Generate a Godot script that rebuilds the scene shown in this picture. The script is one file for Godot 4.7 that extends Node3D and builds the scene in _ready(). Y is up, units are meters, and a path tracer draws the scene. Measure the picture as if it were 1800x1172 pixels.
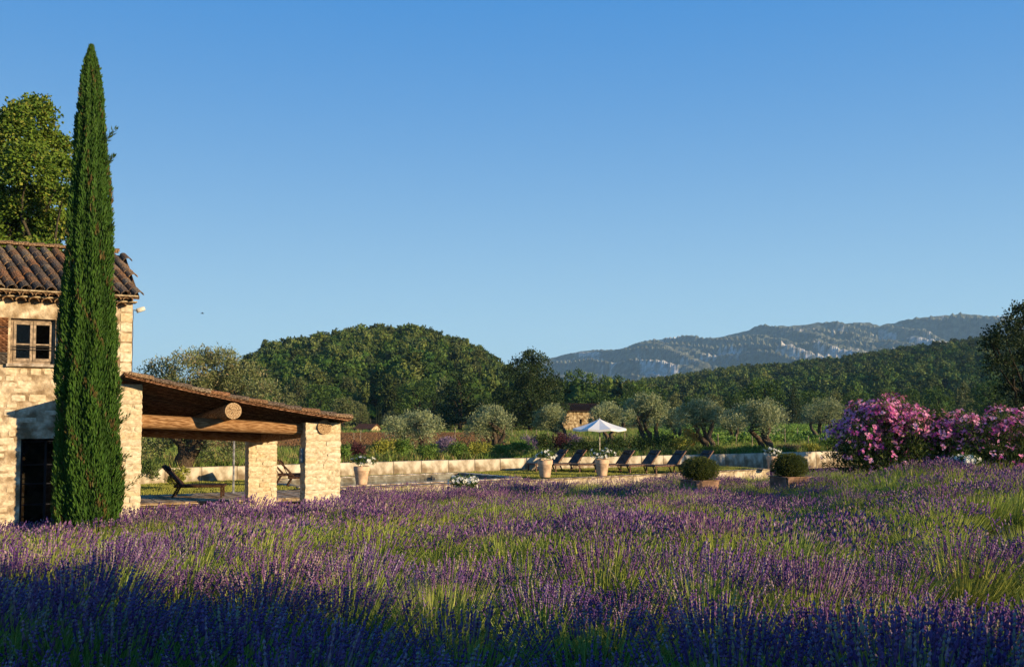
extends Node3D
# A stone farmhouse and log pergola beside a pool, seen across a lavender field, wooded hills behind.
# y is up, metres. World x is to the right of the camera, depth d = -z. Terrace level is y = 0.

const F := 1750.0
const EYE := 2.57
const CY := 641.0
const TILT := 0.0506
const U := Vector3(0.883, 0, -0.47)     # along the house front, to the right and back
const V := Vector3(-0.47, 0, -0.883)    # away from the house front
var rng := RandomNumberGenerator.new()
var TEX := {}
var MAT := {}


# ---------------------------------------------------------------- mesh building
class MB:
	var v := PackedVector3Array()
	var n := PackedVector3Array()
	var c := PackedColorArray()

	func tri(p: Vector3, q: Vector3, r: Vector3, col: Color) -> void:
		var g := (r - p).cross(q - p).normalized()
		v.append(p); v.append(q); v.append(r)
		n.append(g); n.append(g); n.append(g)
		c.append(col); c.append(col); c.append(col)

	func quad(p: Vector3, q: Vector3, r: Vector3, s: Vector3, col: Color) -> void:
		tri(p, q, r, col)
		tri(p, r, s, col)

	# a quad whose normal must point along "out"
	func face(p: Vector3, q: Vector3, r: Vector3, s: Vector3, out: Vector3, col: Color) -> void:
		if (r - p).cross(q - p).dot(out) < 0.0:
			quad(p, s, r, q, col)
		else:
			quad(p, q, r, s, col)

	func tin(p: Vector3, q: Vector3, r: Vector3, a: Vector3, b: Vector3, d: Vector3, col: Color) -> void:
		v.append(p); n.append(a); c.append(col)
		if (r - p).cross(q - p).dot(a + b + d) < 0.0:
			v.append(r); v.append(q); n.append(d); n.append(b)
		else:
			v.append(q); v.append(r); n.append(b); n.append(d)
		c.append(col); c.append(col)

	func box(o: Vector3, size: Vector3, col: Color, bs := Basis.IDENTITY) -> void:
		var h := size * 0.5
		for a in 3:
			for s in [-1.0, 1.0]:
				var nn := Vector3.ZERO; nn[a] = s
				var e := Vector3.ZERO; e[(a + 1) % 3] = h[(a + 1) % 3]
				var f := Vector3.ZERO; f[(a + 2) % 3] = h[(a + 2) % 3]
				var m: Vector3 = nn * h[a]
				face(o + bs * (m - e - f), o + bs * (m + e - f), o + bs * (m + e + f), o + bs * (m - e + f), bs * nn, col)

	# a box with chamfered edges, 44 triangles
	func cbox(o: Vector3, size: Vector3, b: float, col: Color, bs := Basis.IDENTITY) -> void:
		var h := size * 0.5
		b = minf(b, minf(h.x, minf(h.y, h.z)) * 0.6)
		var i := h - Vector3(b, b, b)
		for a in 3:
			var a1 := (a + 1) % 3
			var a2 := (a + 2) % 3
			for s in [-1.0, 1.0]:
				var m := Vector3.ZERO; m[a] = s * h[a]
				var e := Vector3.ZERO; e[a1] = i[a1]
				var f := Vector3.ZERO; f[a2] = i[a2]
				face(o + bs * (m - e - f), o + bs * (m + e - f), o + bs * (m + e + f), o + bs * (m - e + f), bs * m, col)
			for s in [-1.0, 1.0]:
				for t in [-1.0, 1.0]:
					var p := Vector3.ZERO; p[a1] = s * h[a1]; p[a2] = t * i[a2]
					var q := Vector3.ZERO; q[a1] = s * i[a1]; q[a2] = t * h[a2]
					var l := Vector3.ZERO; l[a] = i[a]
					face(o + bs * (p - l), o + bs * (q - l), o + bs * (q + l), o + bs * (p + l), bs * (p + q), col)
		for sx in [-1.0, 1.0]:
			for sy in [-1.0, 1.0]:
				for sz in [-1.0, 1.0]:
					var p := Vector3(sx * h.x, sy * i.y, sz * i.z)
					var q := Vector3(sx * i.x, sy * h.y, sz * i.z)
					var r := Vector3(sx * i.x, sy * i.y, sz * h.z)
					var nn := bs * Vector3(sx, sy, sz).normalized()
					tin(o + bs * p, o + bs * q, o + bs * r, nn, nn, nn, col)

	func tube(pts: Array, radii: Array, segs: int, col: Color, caps := true, wob := 0.0, sd := 0, ccap := Color(-1, 0, 0)) -> void:
		var rings := []
		var norms := []
		var side := Vector3.RIGHT
		for k in pts.size():
			var t: Vector3 = (pts[mini(k + 1, pts.size() - 1)] - pts[maxi(k - 1, 0)]).normalized()
			if k == 0:
				side = t.cross(Vector3.UP if absf(t.y) < 0.9 else Vector3.RIGHT).normalized()
			else:
				side = (side - t * side.dot(t)).normalized()
			var up := side.cross(t).normalized()
			var ring := []
			var nn := []
			for j in segs:
				var a := TAU * j / segs
				var dir := side * cos(a) + up * sin(a)
				var w := 1.0 + wob * (sin(a * 3.0 + k * 0.9 + sd) * 0.5 + sin(a * 5.0 - k * 1.7 + sd * 2.0) * 0.35 + sin(k * 2.3 + sd) * 0.4)
				ring.append(pts[k] + dir * float(radii[k]) * w)
				nn.append(dir)
			rings.append(ring); norms.append(nn)
		for k in pts.size() - 1:
			for j in segs:
				var l := (j + 1) % segs
				tin(rings[k][j], rings[k + 1][j], rings[k + 1][l], norms[k][j], norms[k + 1][j], norms[k + 1][l], col)
				tin(rings[k][j], rings[k + 1][l], rings[k][l], norms[k][j], norms[k + 1][l], norms[k][l], col)
		if caps:
			var cc := col if ccap.r < 0.0 else ccap
			for e in [0, pts.size() - 1]:
				var t: Vector3 = (pts[1] - pts[0]) * -1.0 if e == 0 else pts[e] - pts[e - 1]
				t = t.normalized()
				for j in segs:
					tin(pts[e], rings[e][j], rings[e][(j + 1) % segs], t, t, t, cc)

	# profile: Array of Vector2(radius, height), turned round y
	func lathe(prof: Array, segs: int, col: Color, o := Vector3.ZERO) -> void:
		for k in prof.size() - 1:
			var a: Vector2 = prof[k]
			var b: Vector2 = prof[k + 1]
			var sl := Vector2(b.y - a.y, a.x - b.x).normalized()
			for j in segs:
				var t0 := TAU * j / segs
				var t1 := TAU * (j + 1) / segs
				var d0 := Vector3(cos(t0), 0, sin(t0))
				var d1 := Vector3(cos(t1), 0, sin(t1))
				var n0 := d0 * sl.x + Vector3.UP * sl.y
				var n1 := d1 * sl.x + Vector3.UP * sl.y
				var p := o + d0 * a.x + Vector3.UP * a.y
				var q := o + d0 * b.x + Vector3.UP * b.y
				var r := o + d1 * b.x + Vector3.UP * b.y
				var s := o + d1 * a.x + Vector3.UP * a.y
				if a.x < 1e-5:
					tin(p, q, r, n0, n0, n1, col)
				elif b.x < 1e-5:
					tin(p, q, s, n0, n0, n1, col)
				else:
					tin(p, q, r, n0, n0, n1, col)
					tin(p, r, s, n0, n1, n1, col)

	# a leaf: two triangles folded slightly along its midrib
	func leaf(p: Vector3, dir: Vector3, side: Vector3, l: float, w: float, col: Color) -> void:
		var m := p + dir * l * 0.45
		var up := dir.cross(side) * w * 0.25
		var a := m + side * w * 0.5 + up
		var b := m - side * w * 0.5 + up
		var t := p + dir * l
		tri(p, a, t, col)
		tri(p, t, b, col)

	func flake(p: Vector3, q: Vector3, r: Vector3, col: Color) -> void:
		tri(p, q, r, col)

	func done(m: Material) -> ArrayMesh:
		var am := ArrayMesh.new()
		add_to(am, m)
		return am

	func add_to(am: ArrayMesh, m: Material) -> void:
		var a := []
		a.resize(Mesh.ARRAY_MAX)
		a[Mesh.ARRAY_VERTEX] = v
		a[Mesh.ARRAY_NORMAL] = n
		a[Mesh.ARRAY_COLOR] = c
		am.add_surface_from_arrays(Mesh.PRIMITIVE_TRIANGLES, a)
		am.surface_set_material(am.get_surface_count() - 1, m)


# ---------------------------------------------------------------- small helpers
func R(a: float, b: float) -> float:
	return rng.randf_range(a, b)

func rdir() -> Vector3:
	var z := R(-1, 1)
	var a := R(0, TAU)
	var s := sqrt(maxf(0.0, 1.0 - z * z))
	return Vector3(s * cos(a), z, s * sin(a))

func vary(col: Color, k: float) -> Color:
	var f := 1.0 + R(-k, k)
	return Color(col.r * f * (1.0 + R(-k, k) * 0.35), col.g * f, col.b * f * (1.0 + R(-k, k) * 0.35))

# the point seen at pixel (px, py) of the 1800 pixel wide photograph, at horizontal depth d
func at(px: float, py: float, d: float) -> Vector3:
	var x := (px - 900.0) / F
	var y := (CY - py) / F
	var up := y * cos(TILT) + sin(TILT)
	var fw := cos(TILT) - y * sin(TILT)
	return Vector3(x / fw * d, EYE + up / fw * d, -d)

func ground_at(px: float, py: float, level := 0.0) -> Vector3:
	var p := at(px, py, 1.0)
	return at(px, py, (level - EYE) / (p.y - EYE))

func base_at(px: float, d: float, level := 0.0) -> Vector3:
	var p := at(px, 730.0, d)
	return Vector3(p.x, level, -d)

func hash2(x: float, y: float) -> float:
	var s := sin(x * 127.1 + y * 311.7) * 43758.5453
	return s - floorf(s)

func thing(called: String, label: String, category: String, pos := Vector3.ZERO, yaw := 0.0, group := "") -> Node3D:
	var o := Node3D.new()
	o.name = called
	add_child(o, true)
	o.position = pos
	o.rotation.y = yaw
	tag(o, label, category, group)
	return o

func tag(o: Node, label: String, category: String, group := "") -> void:
	o.set_meta("label", label)
	o.set_meta("category", category)
	if group != "":
		o.set_meta("group", group)

func put(called: String, mesh: Mesh, parent: Node, pos := Vector3.ZERO, bs := Basis.IDENTITY, mat: Material = null) -> MeshInstance3D:
	var o := MeshInstance3D.new()
	o.name = called
	o.mesh = mesh
	o.transform = Transform3D(bs, pos)
	if mat:
		o.material_override = mat
	parent.add_child(o, true)
	return o

func structure(called: String, mesh: Mesh) -> MeshInstance3D:
	var o := put(called, mesh, self)
	o.set_meta("kind", "structure")
	return o

func copy(o: Node3D, label: String, pos: Vector3, yaw := 0.0, sc := Vector3.ONE, group := "") -> Node3D:
	var r: Node3D = o.duplicate()
	r.name = String(o.name).rstrip("0123456789")
	add_child(r, true)
	r.position = pos
	r.rotation = Vector3(0, yaw, 0)
	r.scale = sc
	r.set_meta("label", label)
	if group != "":
		r.set_meta("group", group)
	return r

func stuff(called: String, mesh: Mesh, xf: Array, cols: Array, label: String, category: String) -> MultiMeshInstance3D:
	var mm := MultiMesh.new()
	mm.transform_format = MultiMesh.TRANSFORM_3D
	mm.use_colors = cols.size() > 0
	mm.mesh = mesh
	mm.instance_count = xf.size()
	for i in xf.size():
		mm.set_instance_transform(i, xf[i])
		if cols.size() > 0:
			mm.set_instance_color(i, cols[i])
	var o := MultiMeshInstance3D.new()
	o.name = called
	o.multimesh = mm
	add_child(o, true)
	o.set_meta("kind", "stuff")
	tag(o, label, category)
	return o


# ---------------------------------------------------------------- materials
func noise_tex(key: String, freq: float, oct: int, lo: Color, hi: Color, size := 512, kind := FastNoiseLite.TYPE_SIMPLEX_SMOOTH) -> NoiseTexture2D:
	if TEX.has(key):
		return TEX[key]
	var f := FastNoiseLite.new()
	f.noise_type = kind
	f.seed = TEX.size() + 11
	f.frequency = freq
	f.fractal_octaves = oct
	f.fractal_gain = 0.55
	var g := Gradient.new()
	g.set_color(0, lo)
	g.set_color(1, hi)
	g.set_offset(0, 0.25)
	g.set_offset(1, 0.75)
	var t := NoiseTexture2D.new()
	t.width = size
	t.height = size
	t.seamless = true
	t.noise = f
	t.color_ramp = g
	TEX[key] = t
	return t

# a material whose colour comes from vertex colours times a noise texture laid on by triplanar mapping
func mat(key: String, rough: float, tex: Texture2D = null, scale := Vector3.ONE, bump: Texture2D = null, cm := 0.0) -> StandardMaterial3D:
	if MAT.has(key):
		return MAT[key]
	var m := StandardMaterial3D.new()
	m.resource_name = key
	m.vertex_color_use_as_albedo = true
	m.roughness = rough
	m.metallic_specular = 0.12
	if tex:
		m.albedo_texture = tex
	if bump:
		m.heightmap_enabled = true
		m.heightmap_texture = bump
		m.heightmap_scale = cm
	if tex or bump:
		m.uv1_triplanar = true
		m.uv1_scale = scale
	MAT[key] = m
	return m

func leafy(key: String, rough := 0.6, through := 0.35, spec := 0.18) -> StandardMaterial3D:
	if MAT.has(key):
		return MAT[key]
	var m := StandardMaterial3D.new()
	m.resource_name = key
	m.vertex_color_use_as_albedo = true
	m.roughness = rough
	m.metallic_specular = spec
	m.cull_mode = BaseMaterial3D.CULL_DISABLED
	if through > 0.0:
		m.backlight_enabled = true
		m.backlight = Color(through, through, through * 0.7).linear_to_srgb()
	MAT[key] = m
	return m


# ---------------------------------------------------------------- plants
# leaves in small sprays on the skin of several ellipsoids
func crown(mb: MB, blobs: Array, sprays: int, per: int, l: float, w: float, spread: float, cols: Array, up := 0.2, inner := 0.62) -> void:
	var total := 0.0
	for b in blobs:
		total += pow(b[1].x * b[1].y * b[1].z, 0.667)
	for b in blobs:
		var k := int(round(sprays * pow(b[1].x * b[1].y * b[1].z, 0.667) / total))
		for i in k:
			var dr := rdir()
			if dr.y < -0.55:
				dr.y *= -1.0
			var p: Vector3 = b[0] + dr * b[1] * R(inner, 1.06)
			var base: Color = cols[0].lerp(cols[1], rng.randf())
			if cols.size() > 2 and rng.randf() < 0.12:
				base = cols[2]
			for j in per:
				var q := p + rdir() * spread * pow(rng.randf(), 0.5)
				var dd := (dr * 0.55 + rdir() + Vector3.UP * up).normalized()
				var sd := dd.cross(rdir()).normalized()
				mb.leaf(q, dd, sd, l * R(0.7, 1.25), w * R(0.75, 1.25), vary(base, 0.22))

func limb(mb: MB, a: Vector3, b: Vector3, ra: float, rb: float, bend: float, col: Color, segs := 7, wob := 0.12) -> void:
	var pts := []
	var rad := []
	var len := a.distance_to(b)
	for k in 6:
		var t := k / 5.0
		var o := rdir() * bend * len * sin(PI * t)
		pts.append(a.lerp(b, t) + o)
		rad.append(lerpf(ra, rb, pow(t, 0.8)))
	mb.tube(pts, rad, segs, col, false, wob, rng.randi() % 20)

func soft_blob(mb: MB, o: Vector3, r: Vector3, col: Color, rough := 0.12) -> void:
	var nu := 10
	var nv := 7
	var grid := []
	for i in nv + 1:
		var row := []
		for j in nu:
			var th := PI * i / nv
			var ph := TAU * j / nu
			var dd := Vector3(sin(th) * cos(ph), cos(th), sin(th) * sin(ph))
			row.append(o + dd * r * (1.0 + rough * (hash2(i * 3.1 + o.x, j * 1.7 + o.z) - 0.5) * (0.0 if i == 0 or i == nv else 2.0)))
		grid.append(row)
	for i in nv:
		for j in nu:
			var l := (j + 1) % nu
			mb.face(grid[i][j], grid[i + 1][j], grid[i + 1][l], grid[i][l], (grid[i][j] + grid[i + 1][l]) * 0.5 - o, col)


# ---------------------------------------------------------------- the scene
func _ready() -> void:
	rng.seed = 20240617
	var cam := Camera3D.new()
	cam.name = "Camera"
	cam.projection = Camera3D.PROJECTION_FRUSTUM
	cam.near = 0.1
	cam.far = 30000.0
	cam.size = 0.1 * 1172.0 / F
	cam.frustum_offset = Vector2(0, 0.1 * (CY - 586.0) / F)
	cam.position = Vector3(0, EYE, 0)
	cam.rotation.x = TILT
	add_child(cam)
	cam.current = true
	var env := Environment.new()
	env.background_mode = Environment.BG_SKY
	var sky := Sky.new()
	var sm := ProceduralSkyMaterial.new()
	sm.sky_top_color = Color(0.0, 0.485, 0.81)
	sm.sky_horizon_color = Color(0.77, 0.925, 0.965)
	sm.sky_curve = 0.14
	sm.ground_bottom_color = Color(0.20, 0.22, 0.16)
	sm.ground_horizon_color = Color(0.45, 0.50, 0.50)
	sky.sky_material = sm
	env.sky = sky
	env.background_energy_multiplier = 0.56
	env.tonemap_mode = Environment.TONE_MAPPER_LINEAR
	env.tonemap_exposure = 1.9
	env.sdfgi_enabled = true
	env.ssao_enabled = true
	env.ssil_enabled = true
	env.fog_enabled = true
	env.fog_light_color = Color(0.63, 0.79, 0.91)
	env.fog_density = 0.00009
	var we := WorldEnvironment.new()
	we.name = "Environment"
	we.environment = env
	add_child(we)
	var sun := DirectionalLight3D.new()
	sun.name = "Sun"
	sun.light_energy = 1.6
	sun.light_color = Color(1.0, 0.89, 0.71)
	sun.light_angular_distance = 0.5
	sun.shadow_enabled = true
	var az := deg_to_rad(64.0)
	var el := deg_to_rad(13.0)
	var to_sun := Vector3(sin(az) * cos(el), sin(el), cos(az) * cos(el))
	sun.look_at_from_position(to_sun * 100.0, Vector3.ZERO)
	add_child(sun)

	materials()
	land()
	hills()
	terrace()
	house()
	pergola()
	far_buildings()
	woods()
	near_trees()
	olives()
	bank()
	vineyard()
	oleanders()
	lavender()
	loungers()
	parasol()
	pots()
	box_balls()
	small_things()


func materials() -> void:
	var lo := Color(0.72, 0.72, 0.72)
	var hi := Color(1, 1, 1)
	var fine := noise_tex("fine", 0.02, 5, Color(0.80, 0.78, 0.75), hi)
	var grain := noise_tex("grain", 0.05, 4, Color(0.55, 0.55, 0.55), hi)
	var blot := noise_tex("blot", 0.008, 5, Color(0.60, 0.55, 0.50), hi)
	var soft := noise_tex("soft", 0.006, 4, lo, hi)
	var lump := noise_tex("lump", 0.018, 5, Color.BLACK, Color.WHITE)
	mat("stone", 0.95, fine, Vector3(0.9, 0.9, 0.9), lump, 0.5)
	mat("mortar", 0.95, fine, Vector3(0.7, 0.7, 0.7), lump, 1.2)
	mat("plaster", 0.95, blot, Vector3(0.45, 0.45, 0.45), lump, 1.4)
	mat("wall_block", 0.93, noise_tex("streak", 0.007, 6, Color(0.62, 0.57, 0.51), hi), Vector3(0.30, 0.24, 0.30), lump, 0.5)
	mat("paving", 0.9, blot, Vector3(0.6, 0.6, 0.6), lump, 0.6)
	mat("clay", 0.85, soft, Vector3(0.9, 0.9, 0.9), grain, 0.15)
	mat("tile", 0.9, noise_tex("lichen", 0.03, 5, Color(0.32, 0.28, 0.24), hi), Vector3(1.6, 1.6, 1.6), grain, 0.6)
	mat("log", 0.8, noise_tex("wood", 0.02, 5, Color(0.62, 0.54, 0.46), hi), Vector3(0.35, 3.0, 3.0), grain, 0.4)
	mat("board", 0.85, noise_tex("wood2", 0.03, 5, Color(0.35, 0.3, 0.27), hi), Vector3(0.5, 2.2, 2.2), grain, 0.4)
	mat("bark", 0.95, grain, Vector3(1.5, 0.5, 1.5), lump, 3.0)
	mat("paint", 0.6, soft, Vector3(2, 2, 2))
	mat("fabric", 0.85, soft, Vector3(1.5, 1.5, 1.5))
	mat("soil", 1.0, noise_tex("soil", 0.03, 6, Color(0.45, 0.42, 0.4), hi), Vector3(0.5, 0.5, 0.5), lump, 4.0)
	mat("field", 1.0, noise_tex("soil2", 0.02, 6, Color(0.5, 0.48, 0.42), hi), Vector3(0.06, 0.06, 0.06), lump, 5.0)
	mat("hill", 1.0, noise_tex("scrub", 0.03, 6, Color(0.35, 0.36, 0.34), hi), Vector3(0.012, 0.012, 0.012))
	mat("mountain", 1.0, noise_tex("scree", 0.03, 6, Color(0.45, 0.46, 0.45), hi), Vector3(0.0025, 0.0025, 0.0025))
	var metal := mat("metal", 0.45)
	metal.metallic = 0.6
	var dark := mat("dark_metal", 0.5)
	dark.metallic = 0.3
	var gl := StandardMaterial3D.new()
	gl.resource_name = "glass"
	gl.albedo_color = Color(0.02, 0.02, 0.025, 0.35)
	gl.roughness = 0.05
	gl.metallic_specular = 0.25
	gl.transparency = BaseMaterial3D.TRANSPARENCY_ALPHA
	MAT["glass"] = gl
	var wa := StandardMaterial3D.new()
	wa.resource_name = "water"
	wa.albedo_color = Color(0.36, 0.40, 0.36)
	wa.roughness = 0.04
	wa.metallic_specular = 0.5
	wa.heightmap_enabled = true
	wa.heightmap_texture = noise_tex("ripple", 0.012, 3, Color.BLACK, Color.WHITE)
	wa.heightmap_scale = 0.05
	wa.uv1_triplanar = true
	wa.uv1_scale = Vector3(0.35, 0.35, 0.35)
	MAT["water"] = wa
	leafy("leaf", 0.6, 0.35)
	leafy("leaf_dull", 0.7, 0.22, 0.2)
	leafy("petal", 0.6, 0.5, 0.2)
	leafy("lavender_leaf", 0.8, 0.4, 0.05)


# ---------------------------------------------------------------- land
# terrace coordinates: a along its front wall, b back from it
func tp(a: float, b: float, y := 0.0) -> Vector3:
	return Vector3(-5.93 + 0.82 * a - 0.572 * b, y, -(35.2 + 0.572 * a + 0.82 * b))

func to_ab(x: float, d: float) -> Vector2:
	var rx := x + 5.93
	var rd := d - 35.2
	return Vector2(rx * 0.82 + rd * 0.572, -rx * 0.572 + rd * 0.82)

func wall_b(a: float) -> float:
	if a < 4.0:
		return 6.5
	if a < 12.0:
		return lerpf(6.5, 5.9, (a - 4.0) / 8.0)
	if a < 22.0:
		return lerpf(5.9, 4.0, (a - 12.0) / 10.0)
	return lerpf(4.0, 2.6, clampf((a - 22.0) / 20.0, 0, 1))

func pergola_z(x: float, d: float) -> float:      # distance in front of the pergola's front line
	return (x + 8.05) * 0.47 - (d - 21.7) * 0.883

func pergola_x(x: float, d: float) -> float:
	return (x + 8.05) * 0.883 + (d - 21.7) * 0.47

func on_terrace(x: float, d: float, grow := 0.0) -> bool:
	var ab := to_ab(x, d)
	if ab.y > -grow and ab.x < 22.3 + grow:
		return true
	return pergola_z(x, d) < grow and pergola_x(x, d) < 4.9 + grow and x < -2.0

func gy(x: float, d: float) -> float:
	var y := 0.87 - 0.039 * clampf(d - 2.0, 0, 18) - 0.055 * clampf(d - 20.0, 0, 11.5) - 0.022 * clampf(d - 31.5, 0, 12)
	var r := smoothstep(0.0, 4.0, x - 0.25 * d) * (1.0 - 0.72 * smoothstep(29.5, 34.0, d))
	y += 0.10 * sin(x * 0.9 + d * 0.5) * sin(d * 0.7 - x * 0.25)
	y -= 0.22 * smoothstep(-4.0, -9.0, x)
	return lerpf(y, 0.70, r)

func field_y(a: float, b: float) -> float:
	return 0.5 + clampf(b, 0, 160) * 0.0016 + 0.05 * (hash2(floorf(a * 0.5), floorf(b * 0.5)) - 0.5)

func land() -> void:
	var xs := []
	var ds := []
	var x := -34.0
	while x <= 34.0:
		xs.append(x); x += 0.7
	for q in [45.0, 60.0, 90.0, 150.0, 300.0, 700.0, 1500.0, 4000.0, 9000.0]:
		xs.append(q); xs.push_front(-q)
	x = -30.0
	while x <= 54.0:
		ds.append(x); x += 0.7
	for q in [60.0, 80.0, 120.0, 200.0, 400.0, 800.0, 1600.0, 3500.0, 9000.0]:
		ds.append(q)
	ds.push_front(-200.0)
	var mb := MB.new()
	var hs := []
	for i in xs.size():
		var col := []
		for j in ds.size():
			var y := gy(xs[i], ds[j])
			if on_terrace(xs[i], ds[j], -0.5):
				y = -1.9
			var ab := to_ab(xs[i], ds[j])
			if ab.y > wall_b(ab.x) - 0.3 or absf(xs[i]) > 36.0 or ds[j] > 54.0:
				y = minf(y, -1.9)
			if ds[j] < -31.0 or (absf(xs[i]) > 36.0 and ds[j] < 30.0):
				y = 0.6
			col.append(y)
		hs.append(col)
	for i in xs.size() - 1:
		for j in ds.size() - 1:
			var e := vary(Color(0.16, 0.115, 0.07), 0.15)
			mb.face(Vector3(xs[i], hs[i][j], -ds[j]), Vector3(xs[i + 1], hs[i + 1][j], -ds[j]), Vector3(xs[i + 1], hs[i + 1][j + 1], -ds[j + 1]), Vector3(xs[i], hs[i][j + 1], -ds[j + 1]), Vector3.UP, e)
	structure("ground", mb.done(MAT["soil"]))
	# the field behind the retaining wall
	mb = MB.new()
	var as_ := [-60.0, -40.0, -25.0]
	x = -18.0
	while x < 60.0:
		as_.append(x); x += 1.5
	for q in [70.0, 90.0, 120.0, 160.0, 220.0, 300.0]:
		as_.append(q)
	var bs := [0.0, 0.35, 1.0, 2.0, 3.5, 5.5, 8.0, 11.0, 15.0, 20.0, 26.0, 34.0, 45.0, 60.0, 80.0, 110.0, 150.0, 220.0, 330.0]
	for i in as_.size() - 1:
		for j in bs.size() - 1:
			var p := []
			for k in [[0, 0], [1, 0], [1, 1], [0, 1]]:
				var a: float = as_[i + k[0]]
				var b: float = wall_b(a) + 0.12 + bs[j + k[1]]
				p.append(tp(a, b, field_y(a, b)))
			var g := vary(Color(0.14, 0.19, 0.045).lerp(Color(0.21, 0.20, 0.08), hash2(i * 0.7, j * 1.3) * 0.7), 0.15)
			mb.face(p[0], p[1], p[2], p[3], Vector3.UP, g)
	structure("field", mb.done(MAT["field"]))
	# a strip of ploughed red-brown earth across the field
	mb = MB.new()
	var n := 26
	for i in n:
		var q0 := lerpf(380.0, 880.0, float(i) / n)
		var q1 := lerpf(380.0, 880.0, float(i + 1) / n)
		for k in 14:
			var d0 := lerpf(59.0, 104.0, k / 14.0)
			var d1 := lerpf(59.0, 104.0, (k + 1) / 14.0)
			var e := vary(Color(0.36, 0.205, 0.105), 0.14)
			var y0 := 0.62 + 0.0016 * (d0 - 50.0)
			var y1 := 0.62 + 0.0016 * (d1 - 50.0)
			mb.face(base_at(q0, d0, y0), base_at(q1, d0, y0), base_at(q1, d1, y1), base_at(q0, d1, y1), Vector3.UP, e)
	structure("ploughed_earth", mb.done(MAT["soil"]))
	mb = MB.new()
	for i in 12:
		var o := Vector3(R(-0.5, 0.5), 0, R(-0.5, 0.5))
		var s := R(0.06, 0.14)
		for k in 5:
			var a0 := TAU * k / 5.0
			var a1 := TAU * (k + 1) / 5.0
			mb.tri(o + Vector3(cos(a0) * s, 0, sin(a0) * s), o + Vector3(R(-0.02, 0.02), s * 0.9, R(-0.02, 0.02)), o + Vector3(cos(a1) * s, 0, sin(a1) * s), vary(Color(0.40, 0.225, 0.115), 0.15))
	var cm := mb.done(MAT["field"])
	var xf := []
	for i in 4200:
		var d := R(59, 104)
		var p := base_at(R(380, 880), d, 0.60 + 0.0016 * (d - 50.0))
		xf.append(Transform3D(Basis(Vector3.UP, R(0, TAU)) * Basis.from_scale(Vector3.ONE * R(0.8, 1.6)), p))
	stuff("clods", cm, xf, [], "rough red-brown clods of the ploughed earth behind the first olives", "earth")


# ---------------------------------------------------------------- hills and mountains
const HILL := [Vector2(300, 700), Vector2(360, 668), Vector2(415, 645), Vector2(470, 606), Vector2(540, 594), Vector2(590, 584), Vector2(640, 580), Vector2(690, 577), Vector2(730, 576), Vector2(790, 594), Vector2(840, 613), Vector2(880, 640), Vector2(930, 668), Vector2(990, 690), Vector2(1060, 706), Vector2(1130, 720)]
const RIDGE := [Vector2(1000, 700), Vector2(1090, 684), Vector2(1160, 672), Vector2(1230, 662), Vector2(1300, 654), Vector2(1400, 646), Vector2(1480, 638), Vector2(1560, 627), Vector2(1640, 615), Vector2(1720, 606), Vector2(1800, 600), Vector2(1900, 592), Vector2(2050, 590)]
const MOUNT := [Vector2(700, 700), Vector2(860, 655), Vector2(968, 629), Vector2(1000, 621), Vector2(1040, 617), Vector2(1080, 618), Vector2(1120, 604), Vector2(1150, 597), Vector2(1200, 594), Vector2(1255, 594), Vector2(1290, 586), Vector2(1330, 577), Vector2(1400, 571), Vector2(1440, 568), Vector2(1500, 569), Vector2(1550, 572), Vector2(1620, 558), Vector2(1690, 551), Vector2(1760, 556), Vector2(1850, 558), Vector2(2000, 570), Vector2(2200, 600)]

func profile(pr: Array, px: float) -> float:
	for k in pr.size() - 1:
		if px <= pr[k + 1].x:
			var t := clampf((px - pr[k].x) / (pr[k + 1].x - pr[k].x), 0, 1)
			return lerpf(pr[k].y, pr[k + 1].y, t)
	return pr[-1].y

func hill_point(pr: Array, px: float, s: float, foot: float, top: float, drop: float) -> Vector3:
	var y0 := 0.6
	var y1 := at(px, profile(pr, px), top).y - drop
	var d := lerpf(foot, top, s)
	var e := sin(clampf(s, 0.0, 1.0) * PI * 0.5)
	var y := lerpf(y0, y1, pow(e, 1.25)) if s <= 1.0 else y1 * (1.0 - (s - 1.0) * 0.8)
	return Vector3((px - 900.0) / F * d, y, -d)

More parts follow.
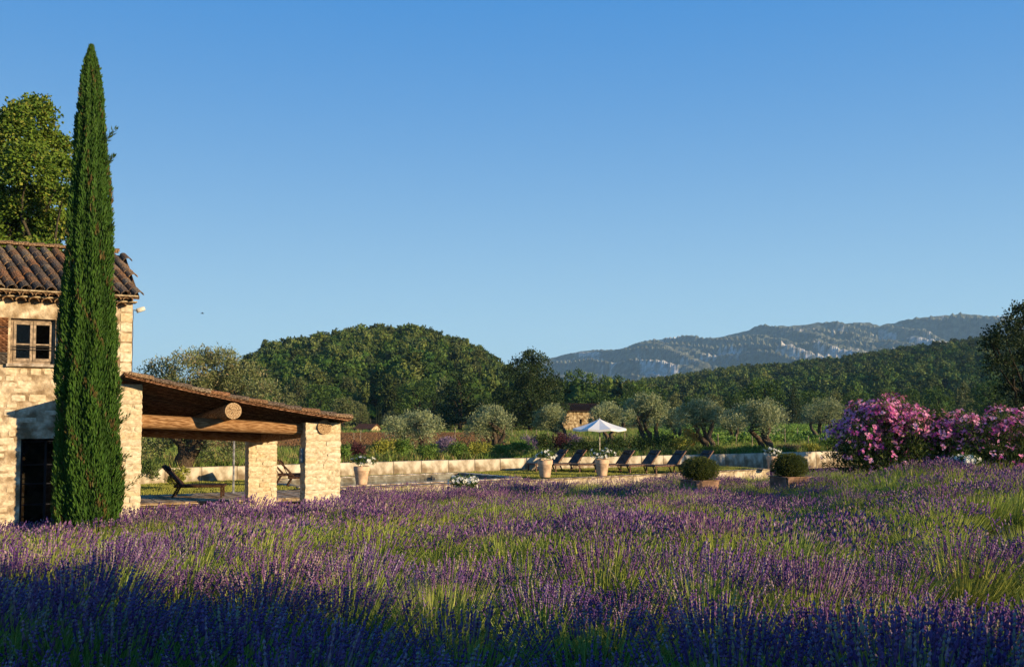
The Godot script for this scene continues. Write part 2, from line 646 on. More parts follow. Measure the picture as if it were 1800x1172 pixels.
func hills() -> void:
	for spec in [["wooded_hill", HILL, 170.0, 390.0, 9.5, 290.0, 1140.0], ["wooded_ridge", RIDGE, 300.0, 780.0, 10.0, 990.0, 2060.0]]:
		var mb := MB.new()
		for i in 60:
			for k in 16:
				var q0 := lerpf(spec[5], spec[6], i / 60.0)
				var q1 := lerpf(spec[5], spec[6], (i + 1) / 60.0)
				var s0 := k / 12.0 - 0.02
				var s1 := (k + 1) / 12.0 - 0.02
				mb.face(hill_point(spec[1], q0, s0, spec[2], spec[3], spec[4]), hill_point(spec[1], q1, s0, spec[2], spec[3], spec[4]), hill_point(spec[1], q1, s1, spec[2], spec[3], spec[4]), hill_point(spec[1], q0, s1, spec[2], spec[3], spec[4]), Vector3(0, 1, 0.3), vary(Color(0.05, 0.055, 0.025), 0.2))
		structure(spec[0], mb.done(MAT["hill"]))
	# the far range: spurs run down from the crest, pale rock breaks through the scrub
	var nz := FastNoiseLite.new()
	nz.seed = 5
	nz.frequency = 0.0016
	nz.fractal_octaves = 5
	var n2 := FastNoiseLite.new()
	n2.seed = 9
	n2.frequency = 0.011
	n2.fractal_octaves = 4
	var nu := 420
	var nv := 90
	var grid := []
	for i in nu + 1:
		var row := PackedVector3Array()
		for k in nv + 1:
			var px := lerpf(700.0, 2200.0, float(i) / nu)
			var s := k / 64.0
			var top := 4000.0
			var d := lerpf(2500.0, top, s)
			var crest := at(px, profile(MOUNT, px), top).y
			var x := (px - 900.0) / F * d
			var e := pow(clampf(s, 0, 1), 0.85) if s <= 1.0 else 1.0 - (s - 1.0) * 0.9
			# ridges and gullies, strongest half way down
			var gx := x + 0.55 * (d - 4000.0)
			var gul := absf(nz.get_noise_2d(gx * 0.8, d * 0.22)) * 2.2 + absf(n2.get_noise_2d(gx * 0.42 + 300.0, d * 0.06)) * 0.45
			var amp := 1.15 * clampf(s, 0, 1) * pow(clampf(1.0 - s, 0, 1), 0.55) + 0.012
			var y := crest * (e + (0.30 - gul) * amp + n2.get_noise_2d(x, d) * 0.022)
			row.append(Vector3(x, y, -d))
		grid.append(row)
	var mb := MB.new()
	for i in nu:
		for k in nv:
			var p: Vector3 = grid[i][k]
			var q: Vector3 = grid[i + 1][k]
			var r: Vector3 = grid[i + 1][k + 1]
			var t: Vector3 = grid[i][k + 1]
			var nn := (r - p).cross(q - p).normalized()
			var steep := 1.0 - absf(nn.y)
			var rock := n2.get_noise_2d((p.x - p.z * 0.4) * 1.2 + 400.0, p.z * 0.35) * 0.8 + nz.get_noise_2d(p.x * 1.5 + 90.0, p.z * 0.9) * 1.0 + (steep - 0.42) * 0.5
			var col := vary(Color(0.15, 0.158, 0.12), 0.12)
			if rock > 0.22:
				col = col.lerp(vary(Color(0.54, 0.51, 0.47), 0.1), clampf((rock - 0.22) * 7.0, 0, 1))
			mb.face(p, q, r, t, Vector3(0, 1, 0.2), col)
	structure("mountains", mb.done(MAT["mountain"]))


# ---------------------------------------------------------------- terrace, pool, retaining walls
func block_wall(o: Node3D, pts: Array, y0: float, y1: float, thick: float, step: float, cols: Array, cap := 0.0) -> void:
	for k in pts.size() - 1:
		var p: Vector3 = pts[k]
		var q: Vector3 = pts[k + 1]
		var len := p.distance_to(q)
		var n := maxi(1, int(round(len / step)))
		var dir := (q - p) / len
		var bs := Basis(dir, Vector3.UP, dir.cross(Vector3.UP))
		for i in n:
			var w := len / n
			var c := p + dir * (i + 0.5) * w
			var mb := MB.new()
			var col: Color = cols[0].lerp(cols[1], rng.randf())
			var h := y1 - y0
			mb.cbox(Vector3.ZERO, Vector3(w - 0.014, h, thick + R(-0.01, 0.01)), 0.015, col)
			put("block", mb.done(MAT["wall_block"]), o, c + Vector3(0, (y0 + y1) * 0.5 + R(-0.008, 0.008), 0), bs)
			if cap > 0.0:
				mb = MB.new()
				mb.cbox(Vector3.ZERO, Vector3(w - 0.012, cap, thick + 0.06), 0.012, vary(Color(0.42, 0.36, 0.27), 0.08))
				put("coping_stone", mb.done(MAT["paving"]), o, c + Vector3(0, y1 + cap * 0.5 + 0.004, 0), bs)

func sheet(pts: Array, col: Color, m: Material, div := 8) -> ArrayMesh:     # a four-cornered level sheet
	var mb := MB.new()
	for i in div:
		for j in div:
			var p := []
			for k in [[0, 0], [1, 0], [1, 1], [0, 1]]:
				var u: float = (i + k[0]) / float(div)
				var w: float = (j + k[1]) / float(div)
				p.append(pts[0].lerp(pts[1], u).lerp(pts[3].lerp(pts[2], u), w))
			mb.face(p[0], p[1], p[2], p[3], Vector3.UP, vary(col, 0.08))
	return mb.done(m)

func pl(x: float, z: float, y := 0.0) -> Vector3:        # pergola coordinates to world
	return Vector3(-8.05, 0, -21.7) + U * x - V * z + Vector3(0, y, 0)

func terrace() -> void:
	var sand := Color(0.36, 0.29, 0.20)
	structure("pool_surround", sheet([tp(-1.2, 0.2, -0.01), tp(8.45, 0.2, -0.01), tp(8.45, 0.95, -0.01), tp(-1.2, 0.95, -0.01)], sand, MAT["paving"]))
	structure("lawn_by_loungers", sheet([tp(8.6, 0.35, 0.0), tp(22.1, 0.35, 0.0), tp(22.1, 4.0, 0.0), tp(8.6, 6.2, 0.0)], Color(0.24, 0.23, 0.05), MAT["soil"], 24))
	structure("lawn_strip", sheet([tp(-1.6, 5.75, 0.0), tp(8.6, 5.75, 0.0), tp(8.6, 6.45, 0.0), tp(-1.6, 6.45, 0.0)], Color(0.24, 0.23, 0.05), MAT["soil"]))
	structure("lawn_by_pergola", sheet([tp(-9.0, 0.2, -0.004), tp(-1.4, 0.2, -0.004), tp(-1.4, 6.45, -0.004), tp(-9.0, 6.45, -0.004)], Color(0.17, 0.20, 0.04), MAT["soil"], 16))
	structure("mulch_bed", sheet([pl(-6, -13.0, -0.02), pl(4.5, -10.0, -0.02), pl(4.5, -7.2, -0.02), pl(-6, -7.2, -0.02)], Color(0.22, 0.13, 0.07), MAT["soil"]))
	structure("terrace", sheet([pl(-8, -14.0, -0.06), pl(8.2, -14.0, -0.06), pl(8.2, -7.0, -0.06), pl(-8, -7.0, -0.06)], sand, MAT["paving"]))
	# lawn blades where the grass shows
	var gb := MB.new()
	for i in 26:
		var p := Vector3(R(-0.2, 0.2), 0, R(-0.2, 0.2))
		var a := R(0, TAU)
		gb.tri(p + Vector3(cos(a), 0, sin(a)) * 0.012, p - Vector3(cos(a), 0, sin(a)) * 0.012, p + Vector3(R(-0.03, 0.03), R(0.03, 0.07), R(-0.03, 0.03)), vary(Color(0.27, 0.27, 0.06), 0.25))
	var gm := gb.done(leafy("grass", 0.6, 0.3))
	var xf := []
	for i in 3600:
		var a := R(-8.5, 22.0)
		var b := R(0.5, 6.2)
		if (a > -1.3 and a < 8.7 and b < 5.8) or b > wall_b(a) - 0.15:
			continue
		xf.append(Transform3D(Basis(Vector3.UP, R(0, TAU)), tp(a, b, 0.0)))
	stuff("lawn_grass", gm, xf, [], "short yellow-green lawn grass around the pool terrace", "grass")
	# the pool
	var o := thing("swimming_pool", "swimming pool with pale stone coping and still reflecting water on the terrace", "pool")
	var wm := MB.new()
	wm.face(tp(-0.9, 1.0, -0.2), tp(8.1, 1.0, -0.2), tp(8.1, 5.35, -0.2), tp(-0.9, 5.35, -0.2), Vector3.UP, Color.WHITE)
	put("water", wm.done(MAT["water"]), o)
	var lm := MB.new()
	var lining := Color(0.30, 0.30, 0.26)
	for e in [[-0.9, 1.0, 8.1, 1.0], [8.1, 1.0, 8.1, 5.35], [8.1, 5.35, -0.9, 5.35], [-0.9, 5.35, -0.9, 1.0]]:
		lm.face(tp(e[0], e[1], -1.2), tp(e[2], e[3], -1.2), tp(e[2], e[3], 0.0), tp(e[0], e[1], 0.0), tp(3.6, 3.2) - tp(e[0], e[1]), lining)
	put("lining", lm.done(MAT["paving"]), o)
	var cop := Color(0.62, 0.57, 0.47)
	for e in [[-1.05, 0.83, 8.25, 0.83], [8.27, 1.02, 8.27, 5.35], [8.25, 5.52, -1.05, 5.52], [-1.07, 5.35, -1.07, 1.02]]:
		var p := tp(e[0], e[1])
		var q := tp(e[2], e[3])
		var dir := (q - p).normalized()
		var n := int(p.distance_to(q) / 0.6)
		for i in n:
			var mb := MB.new()
			mb.cbox(Vector3.ZERO, Vector3(p.distance_to(q) / n - 0.01, 0.05, 0.34), 0.012, vary(cop, 0.07))
			put("coping_slab", mb.done(MAT["paving"]), o, p.lerp(q, (i + 0.5) / n) + Vector3(0, 0.012, 0), Basis(dir, Vector3.UP, dir.cross(Vector3.UP)))
	# walls
	o = thing("terrace_front_wall", "low stone block wall holding up the pool terrace behind the lavender", "wall")
	var buff := [Color(0.46, 0.39, 0.28), Color(0.54, 0.46, 0.34)]
	block_wall(o, [tp(-6.5, 0.1), tp(22.3, 0.1)], -1.7, -0.05, 0.3, 1.25, buff, 0.05)
	block_wall(o, [tp(22.16, 0.3), tp(22.16, 3.9)], -1.7, -0.05, 0.3, 1.25, buff, 0.05)
	o = thing("retaining_wall", "long pale stone block retaining wall at the back of the pool terrace", "wall")
	var pts := []
	for a in [-7.2, 4.0, 12.0, 22.0, 42.0]:
		pts.append(tp(a, wall_b(a), 0.0))
	block_wall(o, pts, -0.35, 0.56, 0.3, 1.35, [Color(0.50, 0.44, 0.34), Color(0.60, 0.54, 0.43)])
	o = thing("stone_gatepost", "short wide sunlit rubble wall end beside the big olive trunk", "wall")
	rubble(o, pl(0.9, -16.3, 0.0), 1.15, 1.15, 0.5, 0.45)
	o = thing("side_wall", "low rubble wall with a flat dark cap left of the big olive trunk", "wall")
	rubble(o, pl(-2.6, -13.6, 0.0), 3.6, 0.62, 0.5, 0.45)
	var cb := MB.new()
	cb.cbox(Vector3.ZERO, Vector3(3.8, 0.09, 0.6), 0.02, Color(0.25, 0.22, 0.19))
	put("cap", cb.done(MAT["paving"]), o, pl(-2.6, -13.6, 0.67), Basis(U, Vector3.UP, -V))

# a free-standing piece of rubble stonework, stone by stone; o is a thing at the origin
func rubble(o: Node3D, at_: Vector3, w: float, h: float, t: float, big: float) -> void:
	var bs := Basis(U, Vector3.UP, -V)
	var core := MB.new()
	core.box(Vector3(0, h * 0.5, 0), Vector3(w - 0.05, h, t - 0.05), Color(0.46, 0.37, 0.24))
	put("mortar_core", core.done(MAT["mortar"]), o, at_, bs)
	var y := 0.0
	while y < h - 0.05:
		var ch := minf(R(0.11, 0.2), h - y)
		if h - y - ch < 0.07:
			ch = h - y
		var x := -w * 0.5
		while x < w * 0.5 - 0.01:
			var cw := minf(R(0.2, big), w * 0.5 - x)
			if w * 0.5 - x - cw < 0.12:
				cw = w * 0.5 - x
			put("stone", rough_block(), o, at_ + bs * Vector3(x + cw * 0.5, y + ch * 0.5, 0), bs * Basis.from_scale(Vector3(cw - 0.012, ch - 0.01, t)), stone_mat())
			x += cw
		y += ch

var BLOCKS := []
var STONES := []

func stone_mat() -> StandardMaterial3D:
	if STONES.is_empty():
		for col in [Color(0.68, 0.565, 0.395), Color(0.71, 0.605, 0.44), Color(0.64, 0.51, 0.33), Color(0.73, 0.64, 0.48), Color(0.64, 0.54, 0.39)]:
			var m: StandardMaterial3D = MAT["stone"].duplicate()
			m.albedo_color = col.linear_to_srgb()
			m.uv1_world_triplanar = true
			STONES.append(m)
	var r := rng.randf()
	return STONES[0 if r < 0.3 else 1 if r < 0.58 else 2 if r < 0.72 else 3 if r < 0.88 else 4]

# a unit stone with uneven faces and worn edges, 48 triangles
func rough_block() -> ArrayMesh:
	if BLOCKS.is_empty():
		for k in 10:
			var mb := MB.new()
			var j := {}
			for a in 3:
				for s in [-1.0, 1.0]:
					var g := []
					for u in 3:
						var row := []
						for w in 3:
							var p := Vector3.ZERO
							p[a] = s * 0.5
							p[(a + 1) % 3] = (u - 1) * 0.5
							p[(a + 2) % 3] = (w - 1) * 0.5
							if not j.has(p):
								var e := 0
								for i in 3:
									if absf(p[i]) > 0.4:
										e += 1
								var sq: float = [1.0, 1.0, 0.985, 0.93][e]
								j[p] = p * sq * Vector3(R(0.93, 1.02), R(0.88, 1.02), R(0.93, 1.03))
							row.append(j[p])
						g.append(row)
					for u in 2:
						for w in 2:
							var nn := Vector3.ZERO; nn[a] = s
							mb.face(g[u][w], g[u + 1][w], g[u + 1][w + 1], g[u][w + 1], nn, Color.WHITE)
			BLOCKS.append(mb.done(MAT["stone"]))
	return BLOCKS[rng.randi() % BLOCKS.size()]


# ---------------------------------------------------------------- farmhouse
# a wall in its own plane (x along, y up, front at z = 0) with rectangular openings
func holed_wall(x0: float, x1: float, y0: float, y1: float, t: float, holes: Array, col: Color, m: Material) -> ArrayMesh:
	var xs := [x0, x1]
	var ys := [y0, y1]
	for h in holes:
		xs.append_array([h[0], h[1]])
		ys.append_array([h[2], h[3]])
	var mb := MB.new()
	xs.sort()
	ys.sort()
	for i in xs.size() - 1:
		for j in ys.size() - 1:
			if xs[i + 1] - xs[i] < 1e-4 or ys[j + 1] - ys[j] < 1e-4:
				continue
			var cx: float = (xs[i] + xs[i + 1]) * 0.5
			var cy: float = (ys[j] + ys[j + 1]) * 0.5
			var inside := false
			for h in holes:
				if cx > h[0] and cx < h[1] and cy > h[2] and cy < h[3]:
					inside = true
			if inside:
				continue
			for z in [0.0, -t]:
				mb.face(Vector3(xs[i], ys[j], z), Vector3(xs[i + 1], ys[j], z), Vector3(xs[i + 1], ys[j + 1], z), Vector3(xs[i], ys[j + 1], z), Vector3(0, 0, 1 if z == 0.0 else -1), col)
	for h in holes + [[x0, x1, y0, y1]]:
		var s := -1.0 if h[0] == x0 and h[1] == x1 else 1.0
		mb.face(Vector3(h[0], h[2], 0), Vector3(h[0], h[3], 0), Vector3(h[0], h[3], -t), Vector3(h[0], h[2], -t), Vector3(s, 0, 0), col)
		mb.face(Vector3(h[1], h[2], 0), Vector3(h[1], h[3], 0), Vector3(h[1], h[3], -t), Vector3(h[1], h[2], -t), Vector3(-s, 0, 0), col)
		mb.face(Vector3(h[0], h[2], 0), Vector3(h[1], h[2], 0), Vector3(h[1], h[2], -t), Vector3(h[0], h[2], -t), Vector3(0, s, 0), col)
		mb.face(Vector3(h[0], h[3], 0), Vector3(h[1], h[3], 0), Vector3(h[1], h[3], -t), Vector3(h[0], h[3], -t), Vector3(0, -s, 0), col)
	return mb.done(m)

var TILES := []
var TILE_MATS := []

# a clay barrel tile: half pipe tapering up the slope, laid along -z with its arch upwards, 0.46 m long
func tile_mesh() -> ArrayMesh:
	if TILES.is_empty():
		for k in 4:
			var mb := MB.new()
			var n := 6
			var r0 := 0.118 + R(-0.006, 0.006)
			var r1 := 0.092 + R(-0.005, 0.005)
			var p := []
			var q := []
			var pi_ := []
			for i in n + 1:
				var a := PI * i / n
				var c := Vector3(cos(a), sin(a) * 0.82, 0)
				p.append(c * r0 + Vector3(0, R(-0.004, 0.004), 0.23))
				q.append(c * r1 + Vector3(0, -0.012, -0.23))
				pi_.append(c * (r0 - 0.02) + Vector3(0, 0, 0.23))
			for i in n:
				mb.face(p[i], p[i + 1], q[i + 1], q[i], p[i] + p[i + 1] - Vector3(0, 0, 0.46), Color.WHITE)
				mb.face(p[i], p[i + 1], pi_[i + 1], pi_[i], Vector3(0, 0, 1), Color.WHITE)
				mb.face(pi_[i], pi_[i + 1], q[i + 1] * Vector3(0.8, 0.8, 1), q[i] * Vector3(0.8, 0.8, 1), -(p[i] + p[i + 1]) + Vector3(0, 0, 0.46), Color.WHITE)
			TILES.append(mb.done(MAT["tile"]))
	return TILES[rng.randi() % TILES.size()]

func tile_mat() -> StandardMaterial3D:
	if TILE_MATS.is_empty():
		for col in [Color(0.33, 0.21, 0.13), Color(0.41, 0.24, 0.13), Color(0.26, 0.195, 0.145), Color(0.40, 0.31, 0.21), Color(0.50, 0.34, 0.20), Color(0.20, 0.16, 0.125), Color(0.48, 0.25, 0.13)]:
			var m: StandardMaterial3D = MAT["tile"].duplicate()
			m.albedo_color = col.linear_to_srgb()
			m.uv1_world_triplanar = true
			TILE_MATS.append(m)
	return TILE_MATS[rng.randi() % TILE_MATS.size()]

func house() -> void:
	var yaw := deg_to_rad(28.0)
	var o := thing("stone_farmhouse", "two-storey stone farmhouse with clay tile roof and wooden shutters behind the cypress", "house", Vector3(-9.19, 0, -24.0), yaw)
	var lime := Color(0.68, 0.565, 0.40)
	var win := [-2.63, -1.69, 3.75, 4.80]
	var door := [-2.36, -1.02, 0.0, 2.03]
	var wall := put("wall", holed_wall(-7.0, 0.0, -0.8, 5.5, 0.45, [win, door], lime, MAT["plaster"]), o)
	# rubble showing through the render of the lower wall
	var y := -0.3
	while y < 3.55:
		var ch := R(0.12, 0.21)
		var x := -3.5 + R(0, 0.2)
		while x < -0.02:
			var cw := minf(R(0.18, 0.46), -0.005 - x)
			var cx := x + cw * 0.5
			var cy := y + ch * 0.5
			if cw > 0.09 and rng.randf() < 0.62 and not (cx + cw * 0.5 > door[0] - 0.02 and cx - cw * 0.5 < door[1] + 0.02 and cy - ch * 0.5 < door[3] + 0.06):
				put("stone", rough_block(), wall, Vector3(cx, cy, -0.029 + R(-0.004, 0.007)), Basis(Vector3(0, 0, 1), R(-0.06, 0.06)) * Basis.from_scale(Vector3(cw - R(0.02, 0.10), ch - R(0.02, 0.07), 0.07)), [facade_stone(0), facade_stone(1), facade_stone(2)][rng.randi() % 3])
			x += cw
		y += ch
	mb_inner(o)
	# corner stones up the visible edge
	y = 3.6
	while y < 5.1:
		put("stone", rough_block(), wall, Vector3(-0.14, y + 0.12, -0.02), Basis.from_scale(Vector3(0.27, 0.22, 0.07)), stone_mat())
		y += 0.24
	var mb := MB.new()
	var gable := [Vector2(0, -0.8), Vector2(0, 5.3), Vector2(-2.6, 6.62), Vector2(-5.2, 5.3), Vector2(-5.2, -0.8)]
	for gx in [[-0.003, -0.45], [-7.0, -6.55]]:
		for x in gx:
			var pp := []
			for g in gable:
				pp.append(Vector3(x, g.y, g.x - (0.452 if g.x == 0.0 else 0.0)))
			var nn := Vector3(1.0 if x == gx[0] else -1.0, 0, 0)
			mb.face(pp[0], pp[1], pp[3], pp[4], nn, lime)
			mb.face(pp[1], pp[2], pp[3], pp[3], nn, lime)
	mb.box(Vector3(-3.5, 2.25, -5.1), Vector3(6.0, 6.1, 0.3), lime)
	mb.box(Vector3(-3.5, 2.9, -2.7), Vector3(6.08, 0.2, 4.4), lime)
	put("gable_and_rear_wall", mb.done(MAT["plaster"]), o)
	# eaves moulding: two rows of tile ends bedded in mortar
	for k in 2:
		mb = MB.new()
		mb.cbox(Vector3(-3.52, 5.29 + k * 0.125, 0.03 + k * 0.07), Vector3(7.2, 0.035, 0.34 + k * 0.14), 0.01, Color(0.50, 0.40, 0.26))
		put("eaves_bed", mb.done(MAT["mortar"]), o)
		var x := -4.6 + k * 0.135
		while x < -0.03:
			put("eaves_tile", tile_mesh(), o, Vector3(x, 5.185 + k * 0.125, -0.02 + k * 0.12), Basis(Vector3.RIGHT, R(-0.03, 0.03)), eave_mat())
			x += 0.27
	# roof slopes
	var ang := atan2(1.42, 2.97)
	var dn := Vector3(0, -sin(ang), cos(ang))
	var up := Vector3(0, cos(ang), sin(ang))
	var rb := Basis(Vector3.RIGHT, up, dn)
	var ridge := Vector3(0, 6.86, -2.6)
	mb = MB.new()
	mb.box(Vector3(-3.54, 0, 0) + ridge + dn * 1.62 - up * 0.09, Vector3(7.3, 0.07, 3.26), Color(0.24, 0.15, 0.09), rb)
	var rb2 := Basis(Vector3.RIGHT, Vector3(0, cos(ang), -sin(ang)), Vector3(0, sin(ang), cos(ang)))
	mb.box(Vector3(-3.54, 0, 0) + ridge + Vector3(0, -sin(ang), -cos(ang)) * 1.62 - Vector3(0, cos(ang), -sin(ang)) * 0.09, Vector3(7.3, 0.07, 3.2), Color(0.22, 0.13, 0.08), rb2)
	var roof := put("roof", mb.done(MAT["tile"]), o)
	var pan := MB.new()
	var x := -4.55
	var col := 0
	while x < 0.84:
		var last := x > 0.6
		for k in 10:
			var s := 3.24 - 0.2 - k * 0.335
			if s < 0.05:
				continue
			var p := ridge + dn * s + Vector3(x - 0.19 * (3.04 - s) + R(-0.012, 0.012), 0, 0) + up * R(-0.004, 0.008)
			if p.x > 0.09:
				continue
			put("roof_tile", tile_mesh(), roof, p, rb * Basis(Vector3.UP, 0.19 + R(-0.035, 0.035)) * Basis(Vector3.RIGHT, 0.06), tile_mat())
			if not last and p.x < -0.1:
				for e in 4:                      # the channel tile between two columns, curved downwards
					var a0 := PI + PI * e / 4.0
					var a1 := PI + PI * (e + 1) / 4.0
					var q := ridge + Vector3(p.x + 0.135, 0, 0) + up * 0.035
					var c0 := Vector3(cos(a0) * 0.09, 0, 0) + up * sin(a0) * 0.08
					var c1 := Vector3(cos(a1) * 0.09, 0, 0) + up * sin(a1) * 0.08
					pan.face(q + c0 + dn * (s - 0.17), q + c1 + dn * (s - 0.17), q + c1 * 0.9 + dn * (s + 0.2), q + c0 * 0.9 + dn * (s + 0.2), up, vary(Color(0.20, 0.12, 0.075), 0.25))
		x += 0.27
		col += 1
	var ps := put("channel_tiles", pan.done(MAT["tile"]), roof)
	ps.set_meta("kind", "stuff")
	x = -4.6
	while x < -0.05:
		put("ridge_tile", tile_mesh(), roof, ridge + Vector3(x, 0.03, 0), Basis(Vector3(0, 0, -1.25), Vector3(0, 1.15, 0), Vector3(1, 0, 0)), eave_mat())
		x += 0.36
	# window: frame, two casements, panes, guard bars
	var taupe := Color(0.36, 0.27, 0.19)
	mb = MB.new()
	var w0: float = win[0]
	var w1: float = win[1]
	var h0: float = win[2]
	var h1: float = win[3]
	for s in [[w0 + 0.03, (h0 + h1) / 2, 0.06, h1 - h0], [w1 - 0.03, (h0 + h1) / 2, 0.06, h1 - h0]]:
		mb.cbox(Vector3(s[0], s[1], -0.17), Vector3(s[2], s[3] - 0.002, 0.08), 0.006, taupe)
	for s in [h0 + 0.03, h1 - 0.03]:
		mb.cbox(Vector3((w0 + w1) / 2, s, -0.172), Vector3(w1 - w0 - 0.122, 0.06, 0.078), 0.006, taupe)
	var win_n := put("window", mb.done(MAT["paint"]), o)
	var mid := (w0 + w1) / 2
	for s in [-1.0, 1.0]:
		mb = MB.new()
		var c0: float = mid + 0.004 if s > 0 else w0 + 0.062
		var c1: float = w1 - 0.062 if s > 0 else mid - 0.004
		for e in [c0 + 0.03, c1 - 0.03]:
			mb.cbox(Vector3(e, mid_y(h0, h1), -0.135), Vector3(0.06, h1 - h0 - 0.13, 0.045), 0.006, taupe * 1.15)
		for e in [h0 + 0.1, h0 + 0.46, h1 - 0.1]:
			var hh := 0.035 if absf(e - h0 - 0.46) < 0.01 else 0.07
			mb.cbox(Vector3((c0 + c1) / 2, e, -0.137), Vector3(c1 - c0 - 0.122, hh, 0.04), 0.005, taupe * 1.15)
		put("casement", mb.done(MAT["paint"]), win_n)
		for e in [[h0 + 0.135, h0 + 0.4425], [h0 + 0.4775, h1 - 0.135]]:
			mb = MB.new()
			mb.box(Vector3((c0 + c1) / 2, (e[0] + e[1]) / 2, -0.14), Vector3(c1 - c0 - 0.12, e[1] - e[0], 0.006), Color.WHITE)
			put("pane", mb.done(MAT["glass"]), win_n)
	mb = MB.new()
	for e in [h0 + 0.40, h0 + 0.34]:
		mb.tube([Vector3(w0, e, -0.05), Vector3(w1, e, -0.05)], [0.009, 0.009], 6, Color(0.05, 0.045, 0.04))
	put("guard_bar", mb.done(MAT["dark_metal"]), win_n)
	mb = MB.new()
	mb.cbox(Vector3(mid, h0 - 0.035, -0.02), Vector3(w1 - w0 + 0.16, 0.07, 0.24), 0.01, Color(0.62, 0.56, 0.47))
	put("sill", mb.done(MAT["paving"]), win_n)
	# shutters opened flat on the wall
	for s in [[w0 - 0.53, w0 - 0.05], [w1 + 0.05, w1 + 0.53]]:
		mb = MB.new()
		for e in [0.22, 0.83]:
			mb.cbox(Vector3((s[0] + s[1]) / 2, h0 + e, 0.075), Vector3(0.44, 0.02, 0.012), 0.003, Color(0.03, 0.03, 0.03))
		var sh := put("shutter", mb.done(MAT["dark_metal"]), o)
		for k in 8:
			mb = MB.new()
			var bc := vary([Color(0.22, 0.11, 0.055), Color(0.30, 0.15, 0.075), Color(0.18, 0.09, 0.05)][k % 3], 0.2)
			if k < 2:
				bc = Color(0.14, 0.12, 0.10)
			mb.cbox(Vector3.ZERO, Vector3(s[1] - s[0], 0.129, 0.032), 0.006, bc)
			put("board", mb.done(MAT["board"]), sh, Vector3((s[0] + s[1]) / 2, h0 - 0.01 + 0.066 + k * 0.133, 0.05))
		mb = MB.new()
		mb.cbox(Vector3((s[0] + s[1]) / 2 - 0.06, h0 + 0.52, 0.075), Vector3(0.12, 0.025, 0.02), 0.004, Color(0.02, 0.02, 0.02))
		put("latch", mb.done(MAT["dark_metal"]), sh)
	# glazed door of dark metal
	mb = MB.new()
	var iron := Color(0.025, 0.025, 0.028)
	for e in [door[0] + 0.025, -1.83, -1.55, door[1] - 0.025]:
		mb.cbox(Vector3(e, 1.0, -0.24), Vector3(0.05, 1.98, 0.05), 0.005, iron)
	for e in [0.03, 0.5, 0.98, 1.42, 1.97]:
		mb.cbox(Vector3((door[0] + door[1]) / 2, e, -0.242), Vector3(door[1] - door[0] - 0.1, 0.028, 0.04), 0.004, iron)
	var dr := put("door", mb.done(MAT["dark_metal"]), o)
	for e in [[-2.33, -1.86], [-1.80, -1.58], [-1.52, -1.07]]:
		for g in [[0.05, 0.48], [0.52, 0.96], [1.0, 1.4], [1.44, 1.95]]:
			mb = MB.new()
			mb.box(Vector3((e[0] + e[1]) / 2, (g[0] + g[1]) / 2, -0.245), Vector3(e[1] - e[0], g[1] - g[0], 0.006), Color.WHITE)
			put("pane", mb.done(MAT["glass"]), dr)
	# flood light on the gable corner, with its cable
	var fl := thing("flood_light", "small white flood light on a bracket at the top corner of the farmhouse", "lamp", Vector3(-9.19, 0, -24.0) + Vector3(0, 5.12, 0), yaw)
	mb = MB.new()
	mb.tube([Vector3(0.0, 0.0, -0.06), Vector3(0.1, -0.02, -0.02)], [0.012, 0.012], 6, Color(0.5, 0.48, 0.42))
	put("bracket", mb.done(MAT["paint"]), fl)
	mb = MB.new()
	mb.cbox(Vector3(0.18, 0.01, 0.0), Vector3(0.2, 0.1, 0.15), 0.02, Color(0.70, 0.66, 0.56), Basis(Vector3(0, 0, 1), 0.35))
	put("lamp_body", mb.done(MAT["paint"]), fl)
	mb = MB.new()
	mb.box(Vector3(0.165, -0.05, 0.0), Vector3(0.15, 0.006, 0.11), Color(0.35, 0.35, 0.33), Basis(Vector3(0, 0, 1), 0.35))
	put("lens", mb.done(MAT["paint"]), fl)
	mb = MB.new()
	var cp := []
	for k in 12:
		cp.append(Vector3(0.016 + 0.006 * sin(k * 2.1), 5.1 - k * 0.15, -0.05))
	var rr := []
	for k in 12:
		rr.append(0.008)
	mb.tube(cp, rr, 5, Color(0.05, 0.05, 0.06))
	put("cable", mb.done(MAT["dark_metal"]), o)

func facade_stone(k: int) -> StandardMaterial3D:
	var key := "facade_stone_%d" % k
	if not MAT.has(key):
		var m: StandardMaterial3D = MAT["stone"].duplicate()
		m.albedo_color = [Color(0.68, 0.57, 0.405), Color(0.66, 0.54, 0.37), Color(0.70, 0.595, 0.435)][k].linear_to_srgb()
		m.uv1_world_triplanar = true
		MAT[key] = m
	return MAT[key]

func mb_inner(o: Node3D) -> void:
	var mb := MB.new()
	mb.box(Vector3(-3.5, 2.3, -1.7), Vector3(6.06, 6.1, 0.12), Color(0.20, 0.17, 0.13))
	put("inner_wall", mb.done(MAT["plaster"]), o)

func mid_y(a: float, b: float) -> float:
	return (a + b) * 0.5

func eave_mat() -> StandardMaterial3D:
	if not MAT.has("eave"):
		var m: StandardMaterial3D = MAT["tile"].duplicate()
		m.albedo_color = Color(0.46, 0.30, 0.17).linear_to_srgb()
		m.uv1_world_triplanar = true
		MAT["eave"] = m
	return MAT["eave"]


# ---------------------------------------------------------------- pergola
func hr(x: float, z: float) -> float:          # underside of its roof
	return 3.26 - 0.235 * x + 0.0105 * x * x + 0.076 * z

